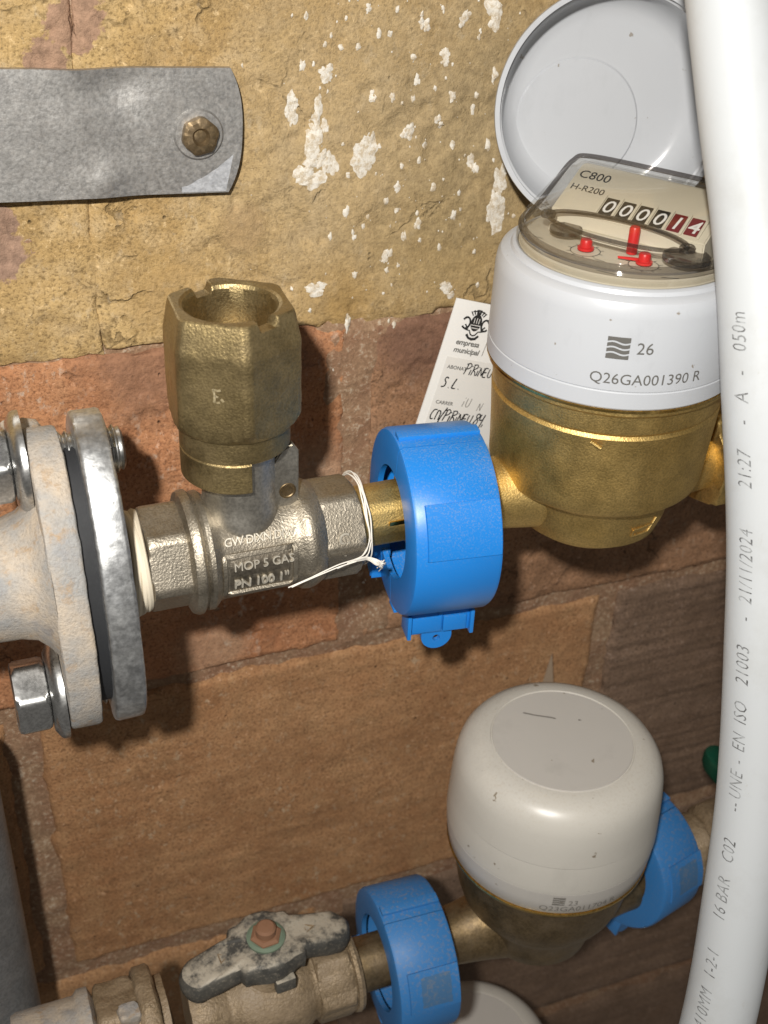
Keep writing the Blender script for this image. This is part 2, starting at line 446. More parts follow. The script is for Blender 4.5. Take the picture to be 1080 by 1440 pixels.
def xf(bm, mat):
    bmesh.ops.transform(bm, matrix=mat, verts=bm.verts)
    return bm
def mv(bm, x=0, y=0, z=0):
    return xf(bm, Matrix.Translation((x, y, z)))
def to_x(bm):            # axis z -> axis x
    return xf(bm, Matrix.Rotation(PI / 2, 4, 'Y'))
def to_y(bm):            # axis z -> axis -y (towards the viewer)
    return xf(bm, Matrix.Rotation(PI / 2, 4, 'X'))
def rz(bm, deg):
    return xf(bm, Matrix.Rotation(R_(deg), 4, 'Z'))

def lathe(prof, seg=72, a0=0.0, a1=2 * PI, rfun=None):
    """surface of revolution about z; prof = [(r, z)...]; rfun(phi, r, z)->(r, z)"""
    full = abs((a1 - a0) - 2 * PI) < 1e-6
    n = seg if full else seg + 1
    vs, fs = [], []
    for i in range(n):
        a = a0 + (a1 - a0) * i / seg
        for r, z in prof:
            if rfun:
                r2, z2 = rfun(a, r, z)
            else:
                r2, z2 = r, z
            vs.append((r2 * math.cos(a), r2 * math.sin(a), z2))
    m = len(prof)
    for i in range(seg):
        j = (i + 1) % n
        for q in range(m - 1):
            fs.append((i * m + q, j * m + q, j * m + q + 1, i * m + q + 1))
    bm = from_lists(vs, fs)
    bmesh.ops.remove_doubles(bm, verts=bm.verts, dist=1e-4)
    bmesh.ops.recalc_face_normals(bm, faces=bm.faces)
    return bm

def ring_arc(r0, r1, z0, z1, a0=0, a1=360, seg=72, bev=0.5):
    """solid curved bar of rectangular section"""
    prof = [(r0, z0), (r1 - bev, z0), (r1, z0 + bev), (r1, z1 - bev), (r1 - bev, z1), (r0, z1), (r0, z0)]
    bm = lathe(prof, seg, R_(a0), R_(a1))
    if a1 - a0 < 359.9:
        ed = [e for e in bm.edges if e.is_boundary]
        bmesh.ops.holes_fill(bm, edges=ed)
    bmesh.ops.recalc_face_normals(bm, faces=bm.faces)
    return bm

def hexf(ap, corner=0, n=6, soft=0.6):
    """radius of a softened polygon of apothem ap at angle a"""
    st = 2 * PI / n
    def f(a):
        t = ((a - R_(corner)) % st) - st / 2
        r = ap / math.cos(t)
        rc = ap / math.cos(st / 2)
        return min(r, rc - soft)
    return f

def nut(ap, prof, corner=0, n=6, seg=144, soft=0.5):
    """polygon prism limited by a turned profile (chamfers as on a real nut)"""
    h = hexf(ap, corner, n, soft)
    return lathe(prof, seg, rfun=lambda a, r, z: (min(r, h(a)), z))

def lin(a, b, n):
    return [a + (b - a) * i / n for i in range(n + 1)]

def nutprof(rc, z0, z1, ch, bore=0.0, n=8):
    """turned limits: chamfer ch at both ends"""
    p = [(bore, z0)] if bore > 0 else [(0.0, z0)]
    p += [(rc - ch * 1.7, z0), (rc - ch * 0.8, z0 + ch * 0.35), (rc, z0 + ch)]
    p += [(rc, z) for z in lin(z0 + ch, z1 - ch, n)[1:-1]]
    p += [(rc, z1 - ch), (rc - ch * 0.8, z1 - ch * 0.35), (rc - ch * 1.7, z1)]
    p += [(bore, z1)]
    return p

def box(sx, sy, sz, bev=0.5, seg=2):
    bm = bmesh.new()
    bmesh.ops.create_cube(bm, size=1)
    xf(bm, Matrix.Diagonal((sx, sy, sz, 1)))
    if bev > 0:
        bmesh.ops.bevel(bm, geom=list(bm.edges), offset=bev, segments=seg, affect='EDGES', profile=0.6)
    return bm

def prism(poly, t, bev=0.4):
    """polygon in xz plane extruded along y by t (front at y=0)"""
    bm = bmesh.new()
    vs = [bm.verts.new((x, 0, z)) for x, z in poly]
    f = bm.faces.new(vs)
    r = bmesh.ops.extrude_face_region(bm, geom=[f])
    bmesh.ops.translate(bm, vec=(0, t, 0), verts=[g for g in r['geom'] if isinstance(g, bmesh.types.BMVert)])
    bmesh.ops.recalc_face_normals(bm, faces=bm.faces)
    if bev > 0:
        ed = [e for e in bm.edges if abs(e.verts[0].co.y - e.verts[1].co.y) < 1e-6]
        bmesh.ops.bevel(bm, geom=ed, offset=bev, segments=2, affect='EDGES')
    return bm

def catmull(pts, n=10):
    P = [Vector(p) for p in pts]
    P = [P[0] * 2 - P[1]] + P + [P[-1] * 2 - P[-2]]
    out = []
    for i in range(1, len(P) - 2):
        a, b, c, d = P[i - 1:i + 3]
        for q in range(n):
            t = q / n
            out.append(0.5 * ((2 * b) + (c - a) * t + (2 * a - 5 * b + 4 * c - d) * t * t + (3 * b - a - 3 * c + d) * t ** 3))
    out.append(P[-2])
    return out

def frames(path, ref):
    ref = Vector(ref)
    fr = []
    for i, p in enumerate(path):
        t = (path[min(i + 1, len(path) - 1)] - path[max(i - 1, 0)]).normalized()
        nrm = (ref - t * ref.dot(t)).normalized()
        fr.append((p, t, nrm, t.cross(nrm)))
    return fr

def tube(path, r, seg=12, ref=(0.13, -0.9, 0.41), cap=True):
    path = [Vector(p) for p in path]
    rf = r if callable(r) else (lambda u: r)
    fr = frames(path, ref)
    vs, fs = [], []
    n = len(fr)
    for i, (p, t, a, b) in enumerate(fr):
        rr = rf(i / (n - 1))
        for q in range(seg):
            an = 2 * PI * q / seg
            vs.append(p + (a * math.cos(an) + b * math.sin(an)) * rr)
    for i in range(n - 1):
        for q in range(seg):
            q2 = (q + 1) % seg
            fs.append((i * seg + q, i * seg + q2, (i + 1) * seg + q2, (i + 1) * seg + q))
    if cap:
        fs.append(tuple(range(seg)))
        fs.append(tuple((n - 1) * seg + q for q in range(seg)))
    bm = from_lists(vs, fs)
    bmesh.ops.recalc_face_normals(bm, faces=bm.faces)
    return bm

def text_bm(s, size, depth=0.0, shear=0.0, spacing=1.0, thin=0.0, align='LEFT', res=3):
    """built-in font; in mm; flat in xy, depth along z"""
    cu = bpy.data.curves.new('t', 'FONT')
    cu.body = s
    cu.size = size
    cu.shear = shear
    cu.space_character = spacing
    cu.align_x = align
    cu.extrude = depth / 2
    cu.offset = thin
    cu.resolution_u = res
    ob = bpy.data.objects.new('t', cu)
    COL.objects.link(ob)
    dg = bpy.context.evaluated_depsgraph_get()
    me = bpy.data.meshes.new_from_object(ob.evaluated_get(dg))
    bm = bmesh.new()
    bm.from_mesh(me)
    bpy.data.objects.remove(ob)
    bpy.data.curves.remove(cu)
    bpy.data.meshes.remove(me)
    if depth > 0:
        mv(bm, 0, 0, depth / 2)
    return bm

def stroke_bm(lines, w):
    """pen strokes (lists of 2D points) as flat ribbons in xy"""
    vs, fs = [], []
    for ln in lines:
        P = [Vector((x, y)) for x, y in ln]
        if len(P) == 1:
            P = [P[0], P[0] + Vector((w * 0.6, 0))]
        b = len(vs)
        for i, p in enumerate(P):
            t = (P[min(i + 1, len(P) - 1)] - P[max(i - 1, 0)])
            t = t.normalized() if t.length > 1e-9 else Vector((1, 0))
            n = Vector((-t.y, t.x)) * w / 2 * random.uniform(0.8, 1.15)
            for s in (1, -1):
                q = p + n * s
                vs.append((q.x, q.y, 0))
        for i in range(len(P) - 1):
            fs.append((b + 2 * i, b + 2 * i + 1, b + 2 * i + 3, b + 2 * i + 2))
    bm = from_lists(vs, fs)
    return bm

def mapv(bm, fn):
    for v in bm.verts:
        v.co = fn(v.co)
    bmesh.ops.recalc_face_normals(bm, faces=bm.faces)
    return bm

def rough(bm, amp, sc=0.12, seed=0):
    """uneven casting: push vertices along their normal"""
    bm.normal_update()
    for v in bm.verts:
        v.co += v.normal * amp * noise.fractal(Vector((v.co.x, v.co.y, v.co.z + seed * 31.7)) * sc, 1.0, 2.0, 3)
    return bm

def mk(name, bm, mat, parent=None, loc=None, rot=None, smooth=35, label=None, kind=None):
    me = bpy.data.meshes.new(name)
    bmesh.ops.scale(bm, vec=(MM, MM, MM), verts=bm.verts)
    bm.to_mesh(me)
    bm.free()
    if smooth:
        me.polygons.foreach_set('use_smooth', [True] * len(me.polygons))
        me.set_sharp_from_angle(angle=R_(smooth))
    me.materials.append(M[mat] if isinstance(mat, str) else mat)
    o = bpy.data.objects.new(name, me)
    COL.objects.link(o)
    if parent:
        o.parent = parent
    if loc:
        o.location = Vector(loc) * MM
    if rot:
        o.rotation_euler = [R_(a) for a in rot]
    if label:
        o['label'] = label
    if kind:
        o['kind'] = kind
    return o

def tag(o, label, cat, group=None):
    o['label'] = label
    o['category'] = cat
    if group:
        o['group'] = group
    return o

def thing(name, label, cat, loc=(0, 0, 0), rot=(0, 0, 0), group=None):
    o = bpy.data.objects.new(name, None)
    o.empty_display_size = 0.01
    COL.objects.link(o)
    o.location = Vector(loc) * MM
    o.rotation_euler = [R_(a) for a in rot]
    return tag(o, label, cat, group)

# ------------------------------------------------------------------ brick wall
WALL_Y = 85.0
def fr(x, y, z, sc, oct=4, h=1.0):
    return noise.fractal(Vector((x * sc, y, z * sc)), h, 2.0, oct)

def wall_relief(x, z):
    """height of the brick faces towards the viewer (mm)"""
    v = 0.9 * fr(x, 3.1, z, 0.018, 3) + 0.55 * fr(x, 9.7, z, 0.12, 5)
    sp = fr(x, 14.7, z, 0.045, 5)
    v -= (1.1 if z > -136 else 0.35) * min(1.0, max(0.0, (sp - 0.28) / 0.07))
    if z > 45:      # thin uneven lime wash on the upper course
        v += 0.5 * fr(x, 1.7, z, 0.05, 5) + 0.25 * max(0, fr(x, 5.5, z, 0.2, 3))
    elif z < -136:  # wire-cut drag lines
        v *= 0.6
        v += 0.22 * noise.noise(Vector((x * 0.006, 2.2, z * 0.16))) + 0.2 * noise.noise(Vector((x * 0.01, 7.2, z * 0.5)))
    if x > 166 and z < -40:
        v += 0.9 * noise.noise(Vector((x * 0.004, 4.2, z * 0.22)))
    return v

wall = thing('brick_wall', 'old brick wall, yellow lime-washed on top and bare red-brown below', 'wall', (1.5, WALL_Y, -2.5))

def brick(x0, x1, z0, z1, mat, seed, step=1.5, label=None, depth=22, rec=4.2):
    nx = max(2, int((x1 - x0) / step))
    nz = max(2, int((z1 - z0) / step))
    vs, fs = [], []
    for j in range(nz + 1):
        for i in range(nx + 1):
            x = x0 + (x1 - x0) * i / nx
            z = z0 + (z1 - z0) * j / nz
            y = -wall_relief(x, z)
            de = min(x - x0, x1 - x, z - z0, z1 - z)
            wob = 3.2 + 2.6 * fr(x, seed, z, 0.06, 4)
            t = max(0.0, 1 - de / max(0.8, wob))
            y += rec * t * t
            if de < 1e-6:   # ragged outline
                x += 2.6 * fr(x, seed + 4, z, 0.06, 5) if (x in (x0, x1) or i in (0, nx)) else 0
                z += 2.6 * fr(x, seed + 8, z, 0.06, 5) if j in (0, nz) else 0
            vs.append((x, y, z))
    W = nx + 1
    for j in range(nz):
        for i in range(nx):
            a = j * W + i
            fs.append((a, a + 1, a + W + 1, a + W))
    bm = from_lists(vs, fs)
    ed = [e for e in bm.edges if e.is_boundary]
    r = bmesh.ops.extrude_edge_only(bm, edges=ed)
    for g in r['geom']:
        if isinstance(g, bmesh.types.BMVert):
            g.co.y = depth
    return mk('brick', bm, mat, wall, smooth=60, label=label)

JZ = 41.5       # joint between the washed course and the red one
J2 = -134.0
J3 = -322.0
brick(-420, -87, JZ - 1, 225, 'yellow', 1, rec=1.2, label='yellow washed brick')
brick(-87.5, 226, JZ - 1, 225, 'yellow', 2, rec=1.2, label='yellow washed brick')
brick(238, 520, JZ + 3, 225, 'yellow', 3, 4, label='yellow washed brick')
brick(-300, 14, J2 + 3, JZ - 2.5, 'red', 4, rec=3.2, label='orange-red brick with white efflorescence')
brick(24, 330, J2 + 3, JZ - 2.5, 'dark_red', 5, rec=3.2, label='dark red brick')
brick(342, 640, J2 + 4, JZ - 4, 'dark_red', 6, 4)
brick(-440, -148, J3 + 4, J2 - 5, 'brown', 7, 4)
brick(-134, 162, J3 + 4, J2 - 3, 'brown', 8, rec=4.0, label='brown brick with fine horizontal drag lines')
brick(172, 470, J3 + 4, J2 - 3, 'grey_brown', 9, label='grey-brown brick with deep horizontal grooves')
brick(482, 760, J3 + 4, J2 - 5, 'grey_brown', 10, 5)
brick(-300, 4, -506, J3 - 5, 'brown', 11, 4)
brick(18, 318, -506, J3 - 5, 'grey_brown', 12, 3)
brick(330, 640, -506, J3 - 5, 'grey_brown', 13, 5)
brick(-150, 150, -690, -514, 'grey_brown', 14, 6)
brick(162, 460, -690, -514, 'grey_brown', 15, 6)
brick(472, 760, -690, -514, 'grey_brown', 16, 6)
brick(-420, -80, 233, 400, 'yellow', 17, 5)
brick(-68, 240, 233, 400, 'yellow', 18, 5)
brick(252, 520, 233, 400, 'yellow', 19, 6)

def mortar_sheet():
    x0, x1, z0, z1, st = -440, 760, -700, 400, 3.2
    nx, nz = int((x1 - x0) / st), int((z1 - z0) / st)
    vs, fs = [], []
    for j in range(nz + 1):
        for i in range(nx + 1):
            x, z = x0 + st * i, z0 + st * j
            y = 2.6 - 1.6 * fr(x, 21.3, z, 0.035, 3) - 0.8 * fr(x, 27.3, z, 0.14, 3)
            # smeared nearly flush along the first joint and the head joint beside the collar
            if 4 < x < 38 and J2 < z < JZ:
                y -= 1.6
            vs.append((x, y, z))
    W = nx + 1
    for j in range(nz):
        for i in range(nx):
            a = j * W + i
            fs.append((a, a + 1, a + W + 1, a + W))
    return from_lists(vs, fs)
mk('mortar', mortar_sheet(), 'mortar', wall, smooth=60)

splash = [(-2.6, 116.3, 4.8, 10.8), (1.5, 123.9, 3.6, 7.2), (18.9, 106.0, 6.6, 10.1), (78.3, 83.6, 5.1, 10.8), (50.1, 144.5, 2.7, 2.9), (35.8, 117.8, 3.0, 3.6), (40.2, 156.1, 2.4, 3.6), (67.6, 159.6, 4.2, 5.8), (48.8, 121.1, 2.4, 2.9), (30.1, 68.7, 2.4, 4.3), (-2.2, 57.1, 4.8, 3.2), (57.0, 51.4, 4.2, 3.6), (13.2, 39.8, 2.1, 5.8), (11.5, 88.0, 1.8, 2.9), (-10.8, 129.7, 2.7, 6.5), (-3.9, 104.4, 6.0, 5.0), (1.7, 108.1, 4.2, 6.5), (20.8, 131.8, 2.1, 2.5), (64.8, 102.6, 2.4, 3.6), (2.6, 140.3, 3.6, 3.6), (-6.8, 144.4, 1.8, 2.9), (22.7, 154.2, 1.5, 2.2), (32.5, 96.1, 1.8, 3.2), (36.5, 75.5, 1.5, 3.2), (56.2, 158.0, 2.4, 2.9), (28.2, 90.8, 1.5, 1.8), (47.6, 94.9, 1.5, 2.9), (54.1, 130.1, 1.8, 2.9), (15.8, 61.2, 1.5, 2.2), (4.9, 78.5, 1.2, 2.2), (39.1, 136.0, 1.8, 2.5), (18.3, 162.8, 1.8, 2.2), (57.8, 82.4, 1.8, 3.2), (42.4, 80.9, 1.5, 3.2), (63.5, 124.2, 1.5, 2.9), (37.1, 145.0, 1.5, 1.8), (28.8, 131.4, 1.5, 2.9), (14.7, 149.7, 1.5, 1.8), (55.6, 111.1, 1.5, 2.2), (43.5, 111.9, 1.5, 1.8), (7.9, 149.9, 1.5, 1.4), (-5.5, 161.1, 1.2, 2.2), (71.3, 137.1, 1.8, 3.6), (70.9, 110.1, 1.5, 3.2), (33.8, 37.2, 1.2, 2.2), (31.4, 39.1, 0.9, 1.4), (52.5, 69.5, 1.2, 2.5)]
big = list(splash)
splash = []
for (x, z, a, b) in big:
    if a > 2.0:
        for q in range(5 if a > 4 else 3):
            f_ = random.uniform(0.4, 0.75)
            splash.append((x + random.gauss(0, a * 0.3), z + random.gauss(0, b * 0.42), a * f_, b * f_))
    else:
        splash.append((x, z, a * 0.8, b * 0.8))
for _ in range(170):
    f_ = random.random() ** 2
    splash.append((random.gauss(36, 30), random.uniform(48, 175), 0.2 + 0.8 * f_, 0.25 + 1.3 * f_))
for _ in range(9):
    splash.append((random.uniform(-10, 36), random.uniform(-100, 30), random.uniform(0.3, 0.8), random.uniform(0.4, 1.2)))
def splash_bm():
    vs, fs = [], []
    for si, (x, z, a, b) in enumerate(splash):
        n = 28 if a > 1.4 else 12
        c = len(vs)
        y0 = -wall_relief(x, z) - 0.35 - 0.02 * (si % 7)
        vs.append((x, y0, z))
        for ringk, s in ((0, 0.62), (1, 1.0)):
            for q in range(n):
                t = 2 * PI * q / n
                rr = 0.9 * s * (1 + 0.6 * noise.fractal(Vector((math.cos(t) * 1.3, math.sin(t) * 1.3, si * 3.7)), 0.9, 2, 4))
                px, pz = x + a * rr * math.cos(t), z + b * rr * math.sin(t)
                vs.append((px, -wall_relief(px, pz) - (0.3 if ringk == 0 else 0.08) - 0.02 * (si % 7), pz))
        for q in range(n):
            q2 = (q + 1) % n
            fs.append((c, c + 1 + q, c + 1 + q2))
            fs.append((c + 1 + q, c + 1 + n + q, c + 1 + n + q2, c + 1 + q2))
    bm = from_lists(vs, fs)
    bmesh.ops.recalc_face_normals(bm, faces=bm.faces)
    for f in bm.faces:
        if f.normal.y > 0:
            f.normal_flip()
    return bm
mk('paint_splash', splash_bm(), 'paint', wall, smooth=60, label='white paint splashes', kind='stuff')

# ------------------------------------------------------------------ steel strap screwed to the wall
strap = thing('steel_strap', 'flat grey galvanised steel strap screwed to the upper left of the wall', 'bracket', (-46.0, 80, 121.0), (0, 2.8, 0))
def strap_bend(x, z):
    y = -1.0
    if x < -22:
        t = min(1, (-22 - x) / 24)
        y -= 1.6 * t * t * (3 - 2 * t)
    d1 = math.hypot((x + 30) / 11, (z - 17) / 7)
    d2 = math.hypot((x + 33) / 8, (z + 17) / 8)
    y += 1.3 * math.exp(-d1 * d1) - 1.5 * math.exp(-d2 * d2)
    return y + 0.15 * fr(x, 3, z, 0.05, 3)
def strap_bm():
    bend = strap_bend
    # outline in local xz, rounded right end; y = bend
    x0, nx, nz = -150, 96, 24
    vs, fs = [], []
    def xr(v):  # right end profile over v in [-1,1]: rounded bulge, clipped corners
        return 16.3 - 4.8 * abs(v) ** 2.6
    for sgn in (0, 1):
        for j in range(nz + 1):
            v = -1 + 2 * j / nz
            for i in range(nx + 1):
                u = i / nx
                xe = xr(v)
                x = x0 + (xe - x0) * u
                zt = 23.0 + (0.35 * math.exp(-((x + 40) / 12) ** 2) * -1.6) - 0.5 * max(0, (x + 20) / -100)
                zb = -21.2 - (0.5 if x < -30 else 0) * min(1, (-30 - x) / 30)
                z = zb + (zt - zb) * j / nz
                vs.append((x, bend(x, z) + (0 if sgn == 0 else 2.4), z))
    W = nx + 1
    N = W * (nz + 1)
    for j in range(nz):
        for i in range(nx):
            a = j * W + i
            fs.append((a, a + 1, a + W + 1, a + W))
            fs.append((N + a, N + a + W, N + a + W + 1, N + a + 1))
    for i in range(nx):
        fs.append((i, N + i, N + i + 1, i + 1))
        a = nz * W + i
        fs.append((a, a + 1, N + a + 1, N + a))
    for j in range(nz):
        a = j * W
        fs.append((a, a + W, N + a + W, N + a))
        a = j * W + nx
        fs.append((a, N + a, N + a + W, a + W))
    bm = from_lists(vs, fs)
    bmesh.ops.recalc_face_normals(bm, faces=bm.faces)
    return bm
mk('plate', strap_bm(), 'strap', strap, smooth=40)
w = lathe([(3, 0), (3, 1.4), (8.4, 1.2), (9.0, 0.5), (9.0, 0)], 48)
mk('washer', to_y(w), M['strap'], strap, loc=(0, -1.2, 0.3))
s = nut(6.2, [(0, 2.2), (2.2, 2.0), (3.2, 3.4), (5.2, 3.4), (6.6, 2.6), (7.2, 0)], 20, 6, 72)
mk('screw_head', to_y(rough(s, 0.35, 0.3)), 'brass_old', strap, loc=(0, -2.4, 0.3), label='worn rusty screw head')
# snipped, burred corner
def ground_sheet():
    vs, fs = [], []
    for i in range(11):
        for j in range(7):
            u, v = i / 10, j / 6
            x = -6 + 16.5 * u + 2.6 * v * u
            zz = -20.7 + v * (2.0 + 11.5 * u ** 1.4) + 0.5 * fr(i, 3, j, 0.5, 2) * (v > 0)
            x = min(x, 15.6 - 4.8 * abs(zz / 22) ** 2.6)
            vs.append((x, strap_bend(x, zz) - 0.12, zz))
    for i in range(10):
        for j in range(6):
            a = i * 7 + j
            fs.append((a, a + 7, a + 8, a + 1))
    b = from_lists(vs, fs)
    bmesh.ops.recalc_face_normals(b, faces=b.faces)
    return b
mk('ground_corner', ground_sheet(), 'ground', strap, label='bright ground-off corner')

# ------------------------------------------------------------------ grey vertical pipe at the lower left
gp = mk('steel_pipe', lathe([(0.1, -640), (21, -640), (21, -110), (20.3, -107), (17, -106), (17, -112), (0.1, -112)], 64), 'grey_pipe', loc=(-173, 36, 0))
tag(gp, 'grey vertical steel pipe at the left edge of the wall', 'pipe')

# ------------------------------------------------------------------ flanged connection at the left
TILT = -17.0    # the oval flanges lean: top towards the wall
def oval(ra, rb, n=96, p=2.25, bump=0):
    pts = []
    for i in range(n):
        t = 2 * PI * i / n
        c, s_ = math.cos(t), math.sin(t)
        pts.append((ra * math.copysign(abs(c) ** (2 / p), c), rb * math.copysign(abs(s_) ** (2 / p), s_)))
    return pts
def oval_plate(ra, rb, t, bev, p=2.25, amp=0.0, seed=0, n=96):
    """oval plate, normal along x, long axis z; from x=0 to x=t"""
    o = oval(ra, rb, n, p)
    prof = [(0.35, 0), (0.75, 0), (1 - bev / rb * 1.0, 0), (1 - bev / rb * 0.3, bev * 0.3), (1, bev), (1, t * 0.5), (1, t - bev), (1 - bev / rb * 0.3, t - bev * 0.3), (1 - bev / rb, t), (0.75, t), (0.35, t)]
    vs, fs = [], []
    for y, z in o:
        for k, x in prof:
            vs.append((x, y * k, z * k))
    m = len(prof)
    for i in range(n):
        j = (i + 1) % n
        for q in range(m - 1):
            fs.append((i * m + q, j * m + q, j * m + q + 1, i * m + q + 1))
    fs.append([i * m for i in range(n)])
    fs.append([i * m + m - 1 for i in range(n)])
    bm = from_lists(vs, fs)
    bmesh.ops.recalc_face_normals(bm, faces=bm.faces)
    if amp:
        rough(bm, amp, 0.15, seed)
    return bm

fp = thing('flanged_pipe', 'chalky galvanised pipe ending in an oval bolted flange at the left edge', 'pipe', (-124, 0, 0))
mk('flange', oval_plate(30, 54, 11, 1.3, 2.1, 0.35, 1, 160), 'chalk', fp, loc=(0, 0, -4.5), rot=(TILT, 0, 0), smooth=40)
pp = [(0.1, -200), (20.5, -200), (20.5, -60), (20.5, -40), (20.5, -20), (21, -11), (22.5, -6), (25.5, -2.5), (29.5, 0.5), (0.1, 0.5)]
mk('pipe_barrel', rough(to_x(lathe(pp, 96)), 0.4, 0.1, 2), 'chalk', fp, smooth=50)
lug = box(13, 12, 13, 2)
bmesh.ops.subdivide_edges(lug, edges=list(lug.edges), cuts=2, use_grid_fill=True)
mk('cast_lug', rough(lug, 1.2, 0.2, 5), 'chalk', fp, loc=(0, 27, 36), smooth=50)

gk = mk('rubber_gasket', oval_plate(26, 47, 6.5, 1.0, 2.1), 'rubber', loc=(-114, 0, -3), rot=(TILT, 0, 0))
tag(gk, 'black rubber gasket squeezed between the two oval flanges', 'gasket')

f2 = mk('oval_flange', oval_plate(31, 56, 10.5, 1.3, 2.1, 0.25, 3, 160), 'galv', loc=(-108.5, 0, -2.5), rot=(TILT, 0, 0), smooth=45)
tag(f2, 'shiny galvanised oval flange plate next to the ball valve', 'flange')

def flange_bolt(y, z, label, spin, xend):
    t = thing('hex_bolt', label, 'bolt', (-124, y, z), group='bolts of the left flange')
    mk('head', to_x(nut(12.0, nutprof(13.8, -17, -5.2, 1.6, 0), spin, 6, 96)), 'zinc', t)
    mk('washer', to_x(lathe([(4, -5.0), (14.0, -5.0), (16.8, -3.2), (17.4, -2.0), (17.4, -0.4), (4, -0.4)], 72)), 'zinc', t)
    th = [(0.1, -3)]
    x = -2.0
    while x < xend:
        th += [(8.4, x), (8.4, x + 0.3), (7.2, x + 1.1), (7.2, x + 1.4)]
        x += 2.2
    th += [(7.6, x), (6.4, x + 0.8), (0.1, x + 0.8)]
    mk('threaded_shank', to_x(lathe(th, 40)), 'zinc', t)
    return t
flange_bolt(12.3, 37, 'shiny hex bolt at the top of the chalky oval flange', 8, 29)
flange_bolt(-12.3, -42, 'shiny hex bolt head with washer at the bottom of the chalky flange', 2, 22)

# ------------------------------------------------------------------ ball valve
bv = thing('ball_valve', 'sandblasted nickel ball valve with raised lettering beside the oval flange', 'valve', (-55, 0, -2.2))
RB = 18.6
mk('left_hexagon', to_x(nut(17.2, nutprof(19.6, -35.5, -20.5, 1.3, 0), 38, 6, 144, 0.8)), 'nickel', bv)
prof = [(0.1, -22), (19.5, -22), (21.8, -21), (22.6, -19.5), (22.6, -18), (21.2, -16.9), (20.6, -16.6), (21.6, -15.6), (21.6, -14), (20.4, -12.6), (19.2, -11.5),
        (RB, -10), (RB, 0), (RB, 10), (RB, 16), (19.4, 18), (20.4, 19.4), (20.8, 21.4), (20.4, 23.5), (19.4, 25.5), (18.6, 27), (0.1, 27)]
body = mk('body', rough(to_x(lathe(prof, 120)), 0.25, 0.15, 1), 'nickel', bv)
mk('right_hexagon', to_x(nut(17.0, nutprof(19.2, 25.5, 42, 1.5, 11.5), 24, 6, 144, 0.8)), 'nickel', bv)
# stem tower
st = [(14.6, 6), (14.4, 14), (13.9, 17.5), (13.4, 20), (13.1, 22.5), (13.0, 26), (13.0, 46), (0.1, 46)]
mk('stem_tower', lathe(st, 72), 'nickel_s', bv)
# lug with sealing hole on the right of the tower
lugp = [(0, 0), (9, 0), (10, 2), (10, 25), (8, 28), (4, 26), (0, 20)]
lb = prism(lugp, 3.0, 0.5)
lg = mk('lock_lug', mv(lb, 9.5, -7, 14), 'nickel_s', bv)
mk('seal_hole', mv(to_y(lathe([(0.1, 0), (2.1, 0), (2.4, 0.25), (2.9, 0.25), (3.1, 0)], 32)), 15.4, -7.1, 23.5), 'brass_old', lg, label='drilled seal hole')
# raised frame and lettering on the barrel, facing the viewer
def onbarrel(x0, e0, R):
    def f(c):
        e = R_(e0) + c.y / R
        r = R + c.z
        return Vector((x0 + c.x, -r * math.cos(e), r * math.sin(e)))
    return f
def barrel_bar(xa, xb, ea, eb, h, R=RB):
    nx, ne = 12, 10
    vs, fs = [], []
    for i in range(nx + 1):
        for j in range(ne + 1):
            x = xa + (xb - xa) * i / nx
            e = R_(ea + (eb - ea) * j / ne)
            r = R - 0.4 + (h + 0.4) * (0 if i in (0, nx) or j in (0, ne) else 1)
            vs.append((x, -r * math.cos(e), r * math.sin(e)))
    for i in range(nx):
        for j in range(ne):
            a = i * (ne + 1) + j
            fs.append((a, a + ne + 1, a + ne + 2, a + 1))
    bm = from_lists(vs, fs)
    bmesh.ops.recalc_face_normals(bm, faces=bm.faces)
    return bm
mk('raised_frame', join(barrel_bar(-10.5, 15, 20, 26, 1.1), barrel_bar(-10.5, 15, -33, -26, 1.0), barrel_bar(-11.5, -9.9, -33, 27, 1.1), barrel_bar(13.6, 15.6, -33, 27, 1.1)), 'nickel', body, smooth=50)
t1 = join(mapv(text_bm('MOP 5 GAS', 4.4, 1.2, 0.0, 0.98, 0.0, 'CENTER'), onbarrel(3.2, 6.0, RB - 0.1)),
          mapv(text_bm('PN 100 1"', 5.1, 1.2, 0.0, 0.93, 0.06, 'CENTER'), onbarrel(2.2, -17, RB - 0.1)),
          mapv(text_bm('GW DIXN DIW', 4.0, 1.2, 0.12, 0.9, 0.04, 'CENTER'), onbarrel(2.6, 33.5, RB - 0.1)))
mk('lettering_panel', barrel_bar(-10, 14.2, -28, 20.5, 0.14), 'nickel_lo', body, smooth=50, label='recessed panel with shade painted in')
mk('raised_lettering', t1, 'nickel_hi', body, smooth=30)
t2 = mapv(join(text_bm('C', 6, 0.8, 0, 1, 0.1), mv(text_bm('<', 5, 0.8, 0, 1, 0.1), 0, -5, 0)), onbarrel(31, 12, 17.6))
mk('raised_mark', t2, 'nickel_hi', body, smooth=30)
# sealing compound and fibre on the left thread
mk('pipe_nipple', to_x(lathe([(0.1, -44), (16.2, -44), (16.2, -40), (14.8, -38), (14.8, -34), (0.1, -34)], 64)), 'ochre', bv, label='ochre sealing compound on the thread')
ss = []
for kk in range(3):
    pth = []
    for i in range(49):
        a = 2 * PI * i / 48
        rr = 16.9 + 0.5 * math.sin(a * 3 + kk) + 0.35 * kk
        pth.append((-37.0 - 1.5 * kk + 0.6 * math.sin(2 * a + kk * 2), rr * math.cos(a), rr * math.sin(a)))
    ss.append(tube(pth, 1.6 - 0.15 * kk, 8, ref=(1, 0, 0)))
mk('thread_seal', join(*ss), 'hemp', bv, label='pale hemp fibre wound round the thread')

